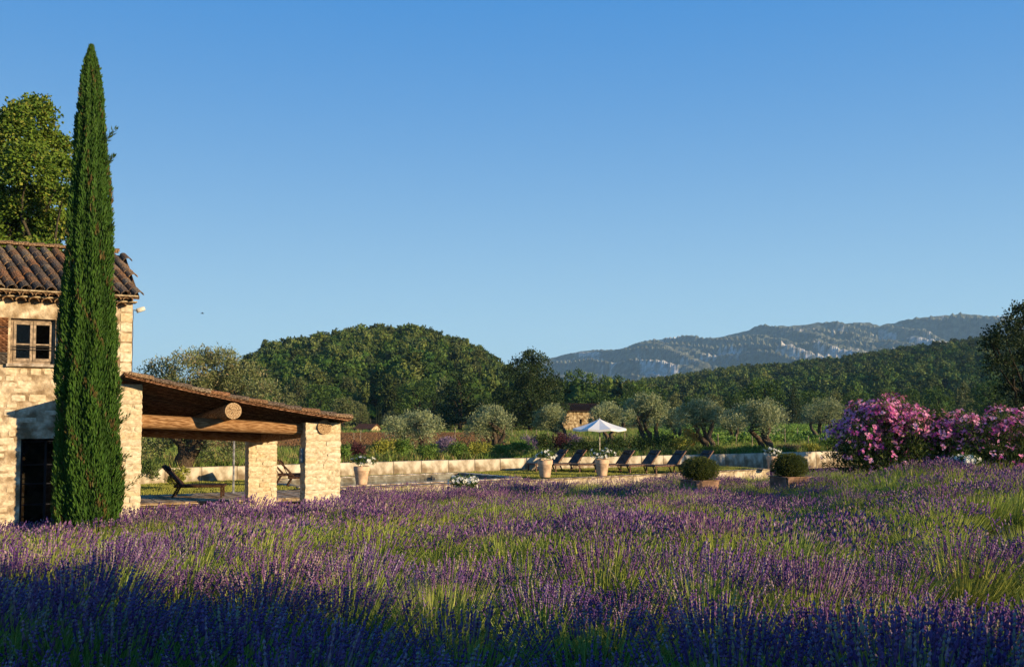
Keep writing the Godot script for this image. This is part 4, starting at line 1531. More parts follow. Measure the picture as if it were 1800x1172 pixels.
func cypress() -> void:
	var d := 18.5
	var foot := at(152, 905, d)
	var p := Vector3(foot.x, gy(foot.x, d) - 0.05, -d)
	var o := thing("tall_cypress", "very tall narrow Italian cypress in front of the farmhouse", "cypress", p)
	var top := at(160, 80, d) - p
	var mb := MB.new()
	var H := top.y
	var prof := [Vector2(0.0, 0.50), Vector2(0.08, 0.60), Vector2(0.25, 0.58), Vector2(0.45, 0.505), Vector2(0.6, 0.415), Vector2(0.72, 0.345), Vector2(0.82, 0.285), Vector2(0.9, 0.215), Vector2(0.96, 0.13), Vector2(1.0, 0.015)]
	var n := 24000
	for i in n:
		var t := rng.randf()
		t = 1.0 - pow(1.0 - t, 0.78) if rng.randf() < 0.75 else t
		var r := profile_r(prof, t)
		var a := R(0, TAU)
		# upright plumes: ribs of foliage with dark furrows between them
		var ph := a * 9.0 + sin(t * 17.0) * 1.1 + sin(t * 5.0 + a * 2.0) * 0.9
		var rib := 0.5 + 0.5 * sin(ph)
		var patch := 0.5 + 0.5 * sin(a * 4.0 - t * 31.0 + 2.0 * sin(t * 9.0))
		var bulge := sin(t * 23.0 + a * 2.0) * 0.035 + sin(t * 41.0 - a * 3.0 + 1.3) * 0.03 + sin(t * 11.0 + a) * 0.03
		var rr := r * (0.80 + 0.14 * rib + 0.07 * patch + bulge) * R(0.88, 1.02)
		var ax := top * t
		var out := Vector3(cos(a), 0, sin(a))
		var q := ax + out * rr
		var l := R(0.10, 0.22) * (0.6 + 0.5 * r / 0.6)
		var dir := (Vector3.UP + out * R(0.0, 0.28) + rdir() * 0.16).normalized()
		var c := Color(0.022, 0.056, 0.011).lerp(Color(0.058, 0.122, 0.018), rib * 0.5 + rng.randf() * 0.5)
		if patch > 0.93 and rng.randf() < 0.35:
			c = Color(0.10, 0.075, 0.025)
		var sd := dir.cross(out.rotated(Vector3.UP, R(-1.2, 1.2))).normalized()
		mb.leaf(q - dir * l * 0.4, dir, sd, l, R(0.022, 0.04), vary(c, 0.25))
		mb.leaf(q - dir * l * 0.1, (dir + out * 0.3 + rdir() * 0.3).normalized(), sd.rotated(dir, 1.3), l * 0.6, R(0.02, 0.04), vary(c, 0.2))
	# stray shoots
	for e in [[0.80, 0.25, 0.55], [0.755, 0.2, 0.4], [0.62, 0.30, 0.3], [0.10, 0.1, 1.0], [0.16, 0.15, 0.5], [0.24, 0.05, 0.45], [0.30, 0.1, 0.3]]:
		var r := profile_r(prof, e[0])
		var q: Vector3 = top * e[0] + Vector3(cos(e[1]), 0, sin(e[1])) * r * 0.85
		var dir := Vector3(cos(e[1]), 0.9, sin(e[1])).normalized()
		for k in 60:
			var s: float = R(0, 0.75) * e[2]
			mb.leaf(q + dir * s + rdir() * 0.03, (dir + rdir() * 0.6).normalized(), rdir(), R(0.06, 0.12), 0.025, vary(Color(0.05, 0.085, 0.02), 0.25))
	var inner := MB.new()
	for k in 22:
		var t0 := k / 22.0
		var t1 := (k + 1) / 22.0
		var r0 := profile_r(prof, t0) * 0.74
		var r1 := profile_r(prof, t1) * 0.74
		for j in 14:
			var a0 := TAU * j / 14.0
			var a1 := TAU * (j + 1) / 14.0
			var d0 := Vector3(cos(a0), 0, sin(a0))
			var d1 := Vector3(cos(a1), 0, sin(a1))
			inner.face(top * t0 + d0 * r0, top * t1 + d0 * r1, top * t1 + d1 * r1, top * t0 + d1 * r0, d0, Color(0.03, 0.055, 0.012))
	inner.add_to(ArrayMesh.new(), MAT["bark"])
	var am := mb.done(leafy("cypress_leaf", 0.6, 0.2, 0.25))
	inner.add_to(am, leafy("cypress_leaf"))
	put("crown", am, o)
	var tb := MB.new()
	limb(tb, Vector3(0, -0.2, 0), top * 0.9, 0.14, 0.02, 0.0, Color(0.10, 0.08, 0.06))
	put("trunk", tb.done(MAT["bark"]), o)

func profile_r(prof: Array, t: float) -> float:
	for k in prof.size() - 1:
		if t <= prof[k + 1].x:
			return lerpf(prof[k].y, prof[k + 1].y, (t - prof[k].x) / (prof[k + 1].x - prof[k].x))
	return prof[-1].y

func big_olive() -> void:
	var p := base_at(322, 39, 0.0)
	var o := thing("large_olive_tree", "large spreading olive tree with thick gnarled trunk behind the pergola", "olive tree", p)
	var mb := MB.new()
	var tb := MB.new()
	var blobs := []
	var bark := Color(0.13, 0.095, 0.065)
	for q in [[280, 668, 34], [330, 662, 40], [385, 660, 40], [430, 675, 38], [465, 700, 26], [300, 705, 46], [360, 705, 50], [420, 715, 46], [260, 720, 36], [270, 770, 34], [330, 765, 40], [395, 775, 36], [430, 780, 26], [355, 640, 26], [395, 636, 22], [250, 690, 24], [448, 745, 30], [350, 800, 22], [400, 805, 16], [262, 795, 18]]:
		var c := at(q[0], q[1], 39.0 + R(-1.3, 1.3))
		blobs.append([c - p, Vector3.ONE * q[2] / F * 39.0])
	limb(tb, Vector3(0, -0.2, 0), Vector3(0.15, 1.15, 0), 0.46, 0.34, 0.05, bark, 12, 0.2)
	for e in [[0.75, 2.3, 0.1], [-0.5, 2.4, 0.2], [0.2, 2.9, -0.4], [1.4, 2.6, -0.1]]:
		var q := Vector3(e[0], e[1], e[2])
		limb(tb, Vector3(0.1, 0.85, 0), q, 0.25, 0.1, 0.06, bark, 9, 0.18)
		for k in 4:
			var b: Vector3 = blobs[(k * 5 + int(e[1] * 7.0)) % blobs.size()][0]
			limb(tb, q, b, 0.07, 0.015, 0.06, bark, 5)
	crown(mb, blobs, 2300, 12, 0.14, 0.042, 0.27, [Color(0.10, 0.125, 0.04), Color(0.19, 0.205, 0.085), Color(0.25, 0.20, 0.10)], 0.35, 0.6)
	put("trunk", tb.done(MAT["bark"]), o)
	put("crown", mb.done(leafy("olive_leaf", 0.5, 0.2, 0.4)), o)

# trees to the right of the viewer whose long evening shadows lie on the near lavender
func shade_trees() -> void:
	var k := 0
	for q in [[8.4, -0.8, 1.4, 3.7], [9.8, -0.5, 1.9, 4.8], [12.0, 1.0, 2.3, 5.5], [15.0, 2.6, 2.5, 6.3], [11.0, 3.2, 2.5, 5.2], [14.5, 5.6, 2.6, 6.2], [8.4, 1.6, 2.0, 4.0], [27.0, -46.0, 2.3, 4.2], [26.4, -48.6, 1.3, 3.6], [29.5, -43.6, 2.4, 4.8], [18.5, 4.4, 2.8, 7.6]]:
		var p := Vector3(q[0], 0.85, q[1])
		var far: bool = q[1] < -10.0
		var o := thing("garden_tree", "leafy garden tree just past the right edge, shading the back of the pool terrace" if far else "leafy garden tree right of the viewer whose shadow lies on the near lavender", "tree", p, 0.0, "garden trees beyond the right edge" if far else "garden trees beside the viewer")
		var mb := MB.new()
		var tb := MB.new()
		var blobs := []
		for j in 9:
			blobs.append([Vector3(R(-0.7, 0.7) * q[2] * 0.6, q[3] * R(0.3, 0.78), R(-0.6, 0.6) * q[2] * 0.6), Vector3(0.5, 0.42, 0.5) * q[2]])
			limb(tb, Vector3(0, q[3] * 0.25, 0), blobs[j][0], 0.08, 0.02, 0.06, Color(0.1, 0.08, 0.06), 5)
		crown(mb, blobs, 1000, 8, 0.22, 0.14, 0.3, [Color(0.04, 0.07, 0.02), Color(0.09, 0.12, 0.03)], 0.1, 0.3)
		limb(tb, Vector3(0, -0.1, 0), Vector3(0, q[3] * 0.5, 0), 0.16, 0.1, 0.03, Color(0.1, 0.08, 0.06))
		put("trunk", tb.done(MAT["bark"]), o)
		put("crown", mb.done(leafy("leaf")), o)
		k += 1


# ---------------------------------------------------------------- olives on the bank
func olives() -> void:
	var bark := Color(0.19, 0.145, 0.10)
	# px of trunk foot, depth, crown centre px/py, half sizes, limb ends, label
	for q in [
		[744, 55.0, 728, 752, 60, 34, [[706, 766], [748, 752], [730, 745]], "first olive tree from the pergola, forked pale trunk on the bank"],
		[871, 57.0, 862, 744, 46, 40, [[852, 762], [886, 762], [866, 745]], "olive tree in front of the tallest dark tree, trunk split in a V"],
		[1004, 60.0, 968, 734, 30, 30, [[976, 748], [990, 752], [962, 740]], "small olive with trunk leaning left, left of the parasol"],
		[1069, 64.0, 1068, 728, 34, 24, [[1060, 750], [1080, 748]], "olive hidden behind the parasol canopy"],
		[1152, 58.0, 1136, 722, 48, 36, [[1133, 742], [1156, 742], [1120, 735]], "olive with two thick trunks right of the parasol"],
		[1247, 53.0, 1232, 728, 48, 30, [[1236, 750], [1218, 742], [1252, 740]], "olive with dark stout trunk behind the right loungers"],
		[1356, 55.0, 1336, 734, 58, 34, [[1318, 755], [1340, 748], [1350, 742]], "leaning olive above the farthest flower pot"],
		[1446, 74.0, 1450, 726, 46, 28, [[1425, 745], [1460, 744], [1440, 738]], "low pale olive left of the oleander"],
		[1190, 72.0, 1188, 736, 30, 24, [[1184, 752], [1196, 750]], "small olive standing back between two larger olives"],
		[1290, 70.0, 1288, 740, 28, 22, [[1284, 755], [1296, 752]], "small grey olive behind and left of the leaning olive"],
	]:
		var d: float = q[1]
		var ab := to_ab((q[0] - 900.0) / F * d, d)
		var p := base_at(q[0], d, field_y(ab.x, ab.y - wall_b(ab.x)) - 0.05)
		var o := thing("olive_tree", q[7], "olive tree", p, 0.0, "olive trees on the bank behind the pool")
		var mb := MB.new()
		var tb := MB.new()
		var blobs := []
		var m := d / F
		for k in 13:
			var a := k * 2.399
			var rr := sqrt((k + 0.5) / 13.0) * 0.8
			var c := at(q[2] + cos(a) * rr * q[4] * 0.95, q[3] - sin(a) * rr * q[5] * 0.75 + (4.0 if rr > 0.6 else 0.0), d + R(-0.55, 0.55) * q[4] * m)
			blobs.append([c - p, Vector3(0.36, 0.30, 0.36) * q[4] * m * R(0.75, 1.1)])
		var fork := Vector3(0, 0, 0)
		for e in q[6]:
			var c := at(e[0], e[1], d + R(-0.3, 0.3)) - p
			limb(tb, fork + Vector3(R(-0.08, 0.08), -0.15, R(-0.08, 0.08)), c, 0.21, 0.10, 0.09, vary(bark, 0.2), 8, 0.25)
			for k in 5:
				limb(tb, c, blobs[rng.randi() % blobs.size()][0], 0.06, 0.012, 0.08, vary(bark, 0.2), 5)
		crown(mb, blobs, 680, 10, 0.14, 0.038, 0.24, [Color(0.17, 0.205, 0.085), Color(0.34, 0.37, 0.19), Color(0.13, 0.16, 0.065)], 0.45, 0.5)
		put("trunk", tb.done(MAT["bark"]), o)
		put("crown", mb.done(leafy("olive_leaf")), o)


# ---------------------------------------------------------------- planting on the bank behind the wall
func bank() -> void:
	var pal := [
		[Color(0.075, 0.14, 0.025), Color(0.15, 0.23, 0.05)], [Color(0.18, 0.19, 0.03), Color(0.33, 0.32, 0.06)], [Color(0.05, 0.022, 0.028), Color(0.10, 0.04, 0.045)],
		[Color(0.13, 0.10, 0.16), Color(0.22, 0.16, 0.26)], [Color(0.025, 0.045, 0.014), Color(0.055, 0.085, 0.025)], [Color(0.30, 0.17, 0.04), Color(0.42, 0.28, 0.07)], [Color(0.13, 0.12, 0.06), Color(0.2, 0.16, 0.09)]]
	var names := ["green_shrub", "yellow_green_shrub", "purple_shrub", "lavender_shrub", "dark_shrub", "orange_flowers", "dry_shrub"]
	for q in [
		[600, 796, 16, 12, 0, "green shrub on the bank directly right of the pergola pillar"],
		[629, 790, 13, 10, 2, "dark purple-leaved shrub above the leftmost flower pot"],
		[674, 793, 30, 17, 1, "yellow-green bush spilling over the wall under the first olive"],
		[706, 786, 22, 16, 0, "green bush right beside the trunk of the first olive"],
		[752, 795, 20, 12, 0, "low green bush right of the first olive trunk"],
		[779, 784, 24, 14, 3, "mauve flowering shrub on the bank between the first two olives"],
		[806, 792, 24, 13, 0, "green bush right of the mauve shrub"],
		[838, 794, 30, 17, 1, "yellow-green bush hanging over the middle of the wall"],
		[884, 796, 24, 14, 0, "green bush at the foot of the V-shaped olive"],
		[916, 790, 24, 15, 0, "bright green bush left of the flower pot by the loungers"],
		[930, 780, 18, 10, 3, "small mauve shrub behind the bright green bush"],
		[957, 782, 22, 18, 4, "dark shrub behind the middle flower pot"],
		[985, 782, 24, 18, 2, "reddish shrub under the left-leaning olive"],
		[1018, 790, 30, 18, 4, "dark bush behind the second lounger"],
		[1012, 776, 18, 9, 3, "mauve flowers left of the parasol pole"],
		[1052, 790, 26, 18, 4, "dark bush behind the parasol pole"],
		[1088, 786, 30, 22, 4, "dark bush with reddish shoots right of the parasol pole"],
		[1128, 792, 32, 24, 4, "large dark bush hanging over the wall behind the fourth lounger"],
		[1166, 788, 36, 24, 4, "large dark bush left of the orange flowers"],
		[1198, 790, 32, 22, 1, "yellow-green bush below the orange flowers"],
		[1214, 772, 20, 18, 5, "stand of orange-yellow flower spikes by the stout olive trunk"],
		[1248, 804, 26, 18, 1, "light green grassy bush behind the left box ball"],
		[1284, 806, 36, 16, 0, "green bush right of the left box ball"],
		[1322, 804, 30, 18, 0, "tall grassy bush left of the farthest flower pot"],
		[1388, 796, 24, 14, 6, "reddish dry shrub behind the right box ball"],
		[1424, 802, 30, 20, 1, "light green bush right of the right box ball"],
		[1458, 796, 28, 24, 0, "green bush at the left foot of the oleander"],
		[556, 790, 30, 16, 0, "green shrub seen between the pergola pillars"],
	]:
		var ab0 := to_ab((q[0] - 900.0) / F * 47.0, 47.0)
		# walk back from the wall until the shrub stands behind it
		var d := 40.0
		while d < 70.0:
			var ab := to_ab((q[0] - 900.0) / F * d, d)
			if ab.y > wall_b(ab.x) + 0.75 + (0.9 if q[1] < 786 else 0.0):
				break
			d += 0.2
		var c := at(q[0], q[1], d)
		var rx: float = q[2] / F * d
		var ry: float = q[3] / F * d
		var base := 0.5
		var p := Vector3(c.x, base, c.z)
		var o := thing(names[q[4]], q[5], "shrub", p, 0.0)
		var mb := MB.new()
		var blobs := []
		var hgt := c.y + ry - base
		for k in 7:
			var a := k * 2.4
			blobs.append([Vector3(cos(a) * rx * 0.55 * sqrt(k / 7.0) * 1.2, hgt * R(0.4, 0.72), sin(a) * rx * 0.45), Vector3(rx * 0.5, hgt * 0.36, rx * 0.45)])
		crown(mb, blobs, 130, 8, 0.12 if q[4] != 5 else 0.2, 0.045 if q[4] != 3 else 0.03, 0.14, pal[q[4]], 0.9 if q[4] in [3, 5] else 0.3, 0.4)
		put("foliage", mb.done(leafy("leaf_dull")), o)
	# tufts of grass and weeds over the bank and the field
	var gm := []
	for v in 3:
		var mb := MB.new()
		for k in 22:
			var a := R(0, TAU)
			var q := Vector3(R(-0.22, 0.22), 0, R(-0.22, 0.22))
			var w := Vector3(cos(a), 0, sin(a)) * R(0.012, 0.03)
			var c: Color = [Color(0.12, 0.19, 0.04), Color(0.17, 0.22, 0.055), Color(0.27, 0.22, 0.09)][v]
			mb.tri(q - w, q + Vector3(R(-0.15, 0.15), R(0.2, 0.5), R(-0.15, 0.15)), q + w, vary(c, 0.3))
		gm.append(mb.done(leafy("grass")))
	var xf := [[], [], []]
	var cs := [[], [], []]
	for i in 15000:
		var a := R(-12, 75)
		var b := pow(rng.randf(), 1.8) * 105.0
		var p := tp(a, b + wall_b(a) + 0.3, 0.0)
		if absf(p.x) > -p.z * 0.56 + 2.0:
			continue
		var px := 900.0 + p.x / -p.z * F
		if -p.z > 57.5 and -p.z < 104.0 and px < 885.0 and px > 380.0 and rng.randf() < 0.985:
			continue
		var v := rng.randi() % 3
		p.y = field_y(a, b) - 0.03
		var s := R(0.6, 1.3) * (1.0 if b > 3.0 else 0.85)
		xf[v].append(Transform3D(Basis(Vector3.UP, R(0, TAU)) * Basis.from_scale(Vector3(s * 1.3, s, s * 1.3)), p))
		var f := R(0.75, 1.2)
		cs[v].append(Color(f, f, f))
	for v in 3:
		stuff("field_grass", gm[v], xf[v], cs[v], ["fresh green grass over the bank and the field", "light green weeds over the bank and the field", "dry straw-coloured grass over the bank and the field"][v], "grass")


func vineyard() -> void:
	var mb := MB.new()
	crown(mb, [[Vector3(0, 0.5, 0), Vector3(0.5, 0.32, 0.35)], [Vector3(0.3, 0.62, 0), Vector3(0.3, 0.3, 0.3)]], 26, 7, 0.15, 0.13, 0.14, [Color(0.10, 0.19, 0.03), Color(0.19, 0.29, 0.065)], 0.2, 0.4)
	var vm := mb.done(leafy("leaf"))
	var xf := []
	var cs := []
	for row in 26:
		for k in 90:
			var a := 16.0 + k * 0.95 + R(-0.1, 0.1)
			var b := 9.0 + row * 2.3
			var p := tp(a, b + wall_b(a), field_y(a, b) - 0.05)
			var px := 900.0 + p.x / -p.z * F
			if px < 1120.0 + 2.0 * row or px > 1760.0:
				continue
			var s := R(0.55, 0.95)
			xf.append(Transform3D(Basis(Vector3.UP, R(0, TAU)) * Basis.from_scale(Vector3(s * 1.2, s, s * 1.2)), p))
			var f := R(0.75, 1.2)
			cs.append(Color(f, f, f))
	stuff("vines", vm, xf, cs, "rows of low green vines in the field right of the parasol", "vines")
	# stakes
	var proto: Node3D = null
	for q in [[1294, 758, 60], [1322, 770, 62], [1380, 762, 66], [1402, 752, 78], [1421, 777, 58], [1440, 772, 60], [1453, 762, 66], [1262, 770, 60], [1240, 764, 66], [1470, 752, 80], [1432, 751, 82], [1210, 768, 62], [925, 771, 78], [943, 768, 80], [963, 770, 76], [1061, 763, 74], [1098, 766, 70], [845, 771, 80], [800, 774, 76], [622, 778, 72], [634, 780, 70], [866, 766, 88], [900, 768, 84], [1180, 762, 72], [690, 776, 76], [760, 772, 82]]:
		var d: float = q[2]
		var ab := to_ab((q[0] - 900.0) / F * d, d)
		var p := base_at(q[0], d, field_y(ab.x, ab.y - wall_b(ab.x)))
		if proto == null:
			var mb2 := MB.new()
			mb2.tube([Vector3(0, -0.2, 0), Vector3(0.01, 0.5, 0), Vector3(0.0, 0.95, 0.01)], [0.03, 0.028, 0.026], 6, Color(0.52, 0.45, 0.34))
			proto = put("stake", mb2.done(MAT["board"]), self, p)
			tag(proto, "pale wooden stake standing in the field beyond the bank", "stake", "stakes in the field")
		else:
			copy(proto, "pale wooden stake standing in the field beyond the bank", p, R(0, TAU), Vector3(1, R(0.8, 1.25), 1))


# ---------------------------------------------------------------- oleanders
func oleanders() -> void:
	for q in [[1576, 29.0, 112, 684, 0, "large rounded oleander covered in pink flowers behind the lavender"], [1754, 28.3, 112, 710, 1, "lower oleander hedge with fewer pink flowers at the right edge"]]:
		var d: float = q[1]
		var m := d / F
		var p := base_at(q[0], d, 0.8)
		var o := thing("oleander", q[5], "oleander", p, 0.0, "oleanders at the right")
		var top: float = at(q[0], q[3], d).y - 0.8
		var mb := MB.new()
		var fb := MB.new()
		var sb := MB.new()
		var blobs := []
		var hw: float = q[2] * m
		for k in 26:
			var a := k * 2.399
			var rr := sqrt((k + 0.5) / 26.0)
			var dome := sqrt(maxf(0.05, 1.0 - rr * rr * 0.55))
			if q[4] == 1:
				dome = R(0.75, 0.98)
			blobs.append([Vector3(cos(a) * rr * hw * 0.86, top * dome * R(0.62, 0.86), sin(a) * rr * hw * 0.6), Vector3(0.42, 0.42, 0.42) * R(0.8, 1.1)])
			blobs.append([Vector3(cos(a) * rr * hw * 0.9, top * dome * R(0.2, 0.55), sin(a) * rr * hw * 0.62), Vector3(0.46, 0.46, 0.46)])
			limb(sb, Vector3(R(-0.4, 0.4), 0, R(-0.3, 0.3)), blobs[-2][0], 0.035, 0.012, 0.05, Color(0.12, 0.10, 0.07), 5)
		for k in 30:
			var a := k * 2.399
			var rr := sqrt((k + 0.5) / 30.0)
			blobs.append([Vector3(cos(a) * rr * hw * 0.95, top * R(0.06, 0.3), sin(a) * rr * hw * 0.66), Vector3(0.46, 0.4, 0.46)])
		crown(mb, blobs, 1900, 9, 0.15, 0.032, 0.18, [Color(0.035, 0.06, 0.018), Color(0.085, 0.115, 0.03), Color(0.14, 0.16, 0.045)], 0.6, 0.45)
		for b in blobs:
			var share := 36 if q[4] == 0 else 19
			if b[0].y < top * 0.3:
				share = 4
			if q[4] == 0 and b[0].x > hw * 0.45 and b[0].y < top * 0.7:
				share = 8
			if q[4] == 1 and b[0].y < top * 0.5:
				share = 4
			for k in share:
				var dr := rdir()
				if dr.y < -0.3:
					dr.y = -dr.y
				var c: Vector3 = b[0] + dr * b[1] * R(0.95, 1.14)
				var pink := Color(0.80, 0.20, 0.47).lerp(Color(0.92, 0.48, 0.65), rng.randf())
				if rng.randf() < 0.25:
					pink = Color(0.52, 0.08, 0.34)
				for f in 5:
					var fc := c + rdir() * 0.065
					var ax := (dr + rdir() * 0.7 + Vector3.UP * 0.3).normalized()
					var s0 := ax.cross(Vector3.RIGHT).normalized()
					var col := vary(pink, 0.15)
					for e in 5:
						var s := s0.rotated(ax, TAU * e / 5.0)
						mb_petal(fb, fc, ax, s, R(0.032, 0.042), col)
		put("stems", sb.done(MAT["bark"]), o)
		put("foliage", mb.done(leafy("leaf")), o)
		put("flowers", fb.done(leafy("petal")), o).set_meta("kind", "stuff")

func mb_petal(mb: MB, c: Vector3, ax: Vector3, s: Vector3, l: float, col: Color) -> void:
	var t := ax.cross(s)
	mb.tri(c, c + s * l + t * l * 0.42 + ax * l * 0.3, c + s * l - t * l * 0.42 + ax * l * 0.3, col)


# ---------------------------------------------------------------- lavender
func lavender_mesh(near: bool, flowers: float) -> ArrayMesh:
	var mb := MB.new()
	var n := 620 if near else 480
	var thick := 1.0 if near else 1.35
	for i in n:
		var rr := sqrt(rng.randf())
		var a := R(0, TAU)
		var out := Vector3(cos(a), 0, sin(a))
		var p0 := out * rr * 0.22 + Vector3(0, 0.12, 0)
		var tilt := rr * 1.0 + R(-0.1, 0.1)
		var l := R(0.40, 0.56) * (1.0 - 0.12 * rr)
		var d0 := (Vector3.UP * cos(tilt) + out * sin(tilt)).normalized()
		var d1 := (Vector3.UP * cos(tilt * 0.62) + out * sin(tilt * 0.62) + rdir() * 0.1).normalized()
		var p1 := p0 + d0 * l * 0.55
		var p2 := p1 + d1 * l * 0.45
		var sd := d0.cross(rdir()).normalized() * 0.0031 * thick
		var sc := vary(Color(0.17, 0.23, 0.035).lerp(Color(0.38, 0.41, 0.12), rng.randf()), 0.25)
		mb.tri(p0 - sd, p1, p0 + sd, sc)
		mb.tri(p1 - sd, p2, p1 + sd, sc)
		if rng.randf() > flowers * (1.15 - 1.0 * rr * rr):
			continue
		var fl := R(0.06, 0.12)
		var r := R(0.0062, 0.0088) * thick
		var pick := rng.randf()
		var col := Color(0.10, 0.045, 0.155).lerp(Color(0.23, 0.125, 0.25), rng.randf())
		if pick < 0.11:
			col = Color(0.34, 0.24, 0.30)
		elif pick < 0.24:
			col = Color(0.27, 0.24, 0.16)
		var lumps := 4 if near else 2
		var s := d1.cross(Vector3(0.3, 0.2, 1)).normalized()
		var t := d1.cross(s)
		for k in lumps:
			var h0 := p2 + d1 * fl * (k / float(lumps) - (0.45 if k == 0 and lumps > 2 else 0.0))
			var h1 := p2 + d1 * fl * ((k + 1.12) / float(lumps))
			var hm := h0.lerp(h1, 0.45)
			var w := r * (1.1 - 0.45 * absf(k / float(lumps) - 0.3)) * R(0.85, 1.15)
			var c := vary(col, 0.18)
			var sides := 4 if near else 3
			for j in sides:
				var a0 := TAU * j / sides + k
				var a1 := TAU * (j + 1) / sides + k
				var q0 := hm + (s * cos(a0) + t * sin(a0)) * w
				var q1 := hm + (s * cos(a1) + t * sin(a1)) * w
				mb.tri(h0, q0, q1, c)
				mb.tri(h1, q1, q0, c)
	# grey-green foliage at the heart of the bush
	for i in 700 if near else 420:
		var rr := sqrt(rng.randf())
		var a := R(0, TAU)
		var out := Vector3(cos(a), 0, sin(a))
		var p := out * rr * 0.36 + Vector3(0, R(0.02, 0.24) * (1.2 - rr), 0)
		var dir := (Vector3.UP * R(0.5, 1.2) + out * rr * 1.1 + rdir() * 0.35).normalized()
		var sd := dir.cross(rdir()).normalized() * R(0.003, 0.005) * thick
		mb.tri(p - sd, p + dir * R(0.1, 0.22), p + sd, vary(Color(0.10, 0.16, 0.03).lerp(Color(0.19, 0.25, 0.06), rng.randf()), 0.22))
	return mb.done(MAT["lavender_leaf"])

func lavender() -> void:
	var lm := []
	for v in 8:
		lm.append(lavender_mesh(v < 4, [0.60, 0.40, 0.21, 0.07][v % 4]))
	var xf := [[], [], [], [], [], [], [], []]
	var cs := [[], [], [], [], [], [], [], []]
	var nz := FastNoiseLite.new()
	nz.seed = 3
	nz.frequency = 0.11
	nz.fractal_octaves = 2
	var row := 0
	var d0 := 1.5
	while d0 < 52.0:
		var step := 1.6
		var x := -24.0 + R(0, 0.4)
		while x < 27.0:
			x += R(0.6, 0.85)
			var d := d0 + 0.10 * x + 0.35 * sin(x * 0.35 + row) + R(-0.12, 0.12)
			if d < 1.6 or absf(x) > 0.56 * d + 1.4:
				continue
			if on_terrace(x, d, 0.75):
				continue
			var ab := to_ab(x, d)
			if ab.x > 22.0 and (ab.y > -0.6 or d > 44.0):
				continue
			if x - 0.25 * d > 1.6 and d > 27.0 and (d < 32.0 or x > 14.0):
				continue
			var px := 900.0 + x / d * F
			if px > 1660.0 and d > 13.2 and d < 15.0:
				continue
			var here := false
			var lift := 0.0
			for q in [[6.4, 34.0], [9.46, 34.0]]:
				var far := Vector2(x - q[0], d - q[1]).length()
				if far < (0.66 if d < q[1] else 0.9):
					here = true
				if far < 2.4 and d < q[1] - 0.3:
					lift = 0.22
			if here:
				continue
			var g := nz.get_noise_2d(x, d * 1.6)
			g += 0.06 + clampf(x / d, -0.5, 0.5) * 0.5
			var v := 0 if g < -0.08 else 1 if g < 0.10 else 2 if g < 0.26 else 3
			if rng.randf() < 0.2:
				v = rng.randi() % 4
			if d < 6.6 and v > 1:
				v = rng.randi() % 2
			v += 0 if d < 11.0 else 4
			var h := R(0.80, 1.24) * (1.0 + 0.12 * nz.get_noise_2d(x * 2.0 + 50.0, d * 2.0))
			var w := R(1.05, 1.45)
			var lean := 0.10 + 0.14 * nz.get_noise_2d(x * 0.8 - 70.0, d * 0.8) + R(-0.04, 0.04)
			if x < -1.0:
				lean += 0.14
			var bs := Basis(Vector3(1, 0, 0), Vector3(lean, 1, R(-0.06, 0.06)), Vector3(0, 0, 1)) * Basis(Vector3.UP, R(0, TAU)) * Basis.from_scale(Vector3(w, h, w))
			xf[v].append(Transform3D(bs, Vector3(x, gy(x, d) - 0.03 + lift, -d)))
			var f := R(0.85, 1.15)
			cs[v].append(Color(f * R(0.93, 1.1), f, f * R(0.92, 1.06)))
		d0 += step
		row += 1
	for v in 8:
		stuff("lavender", lm[v], xf[v], cs[v], "%s lavender in the %s part of the flowering field" % [["deep purple dense", "purple", "thinly flowering", "mostly green"][v % 4], "near" if v < 4 else "far"], "lavender")


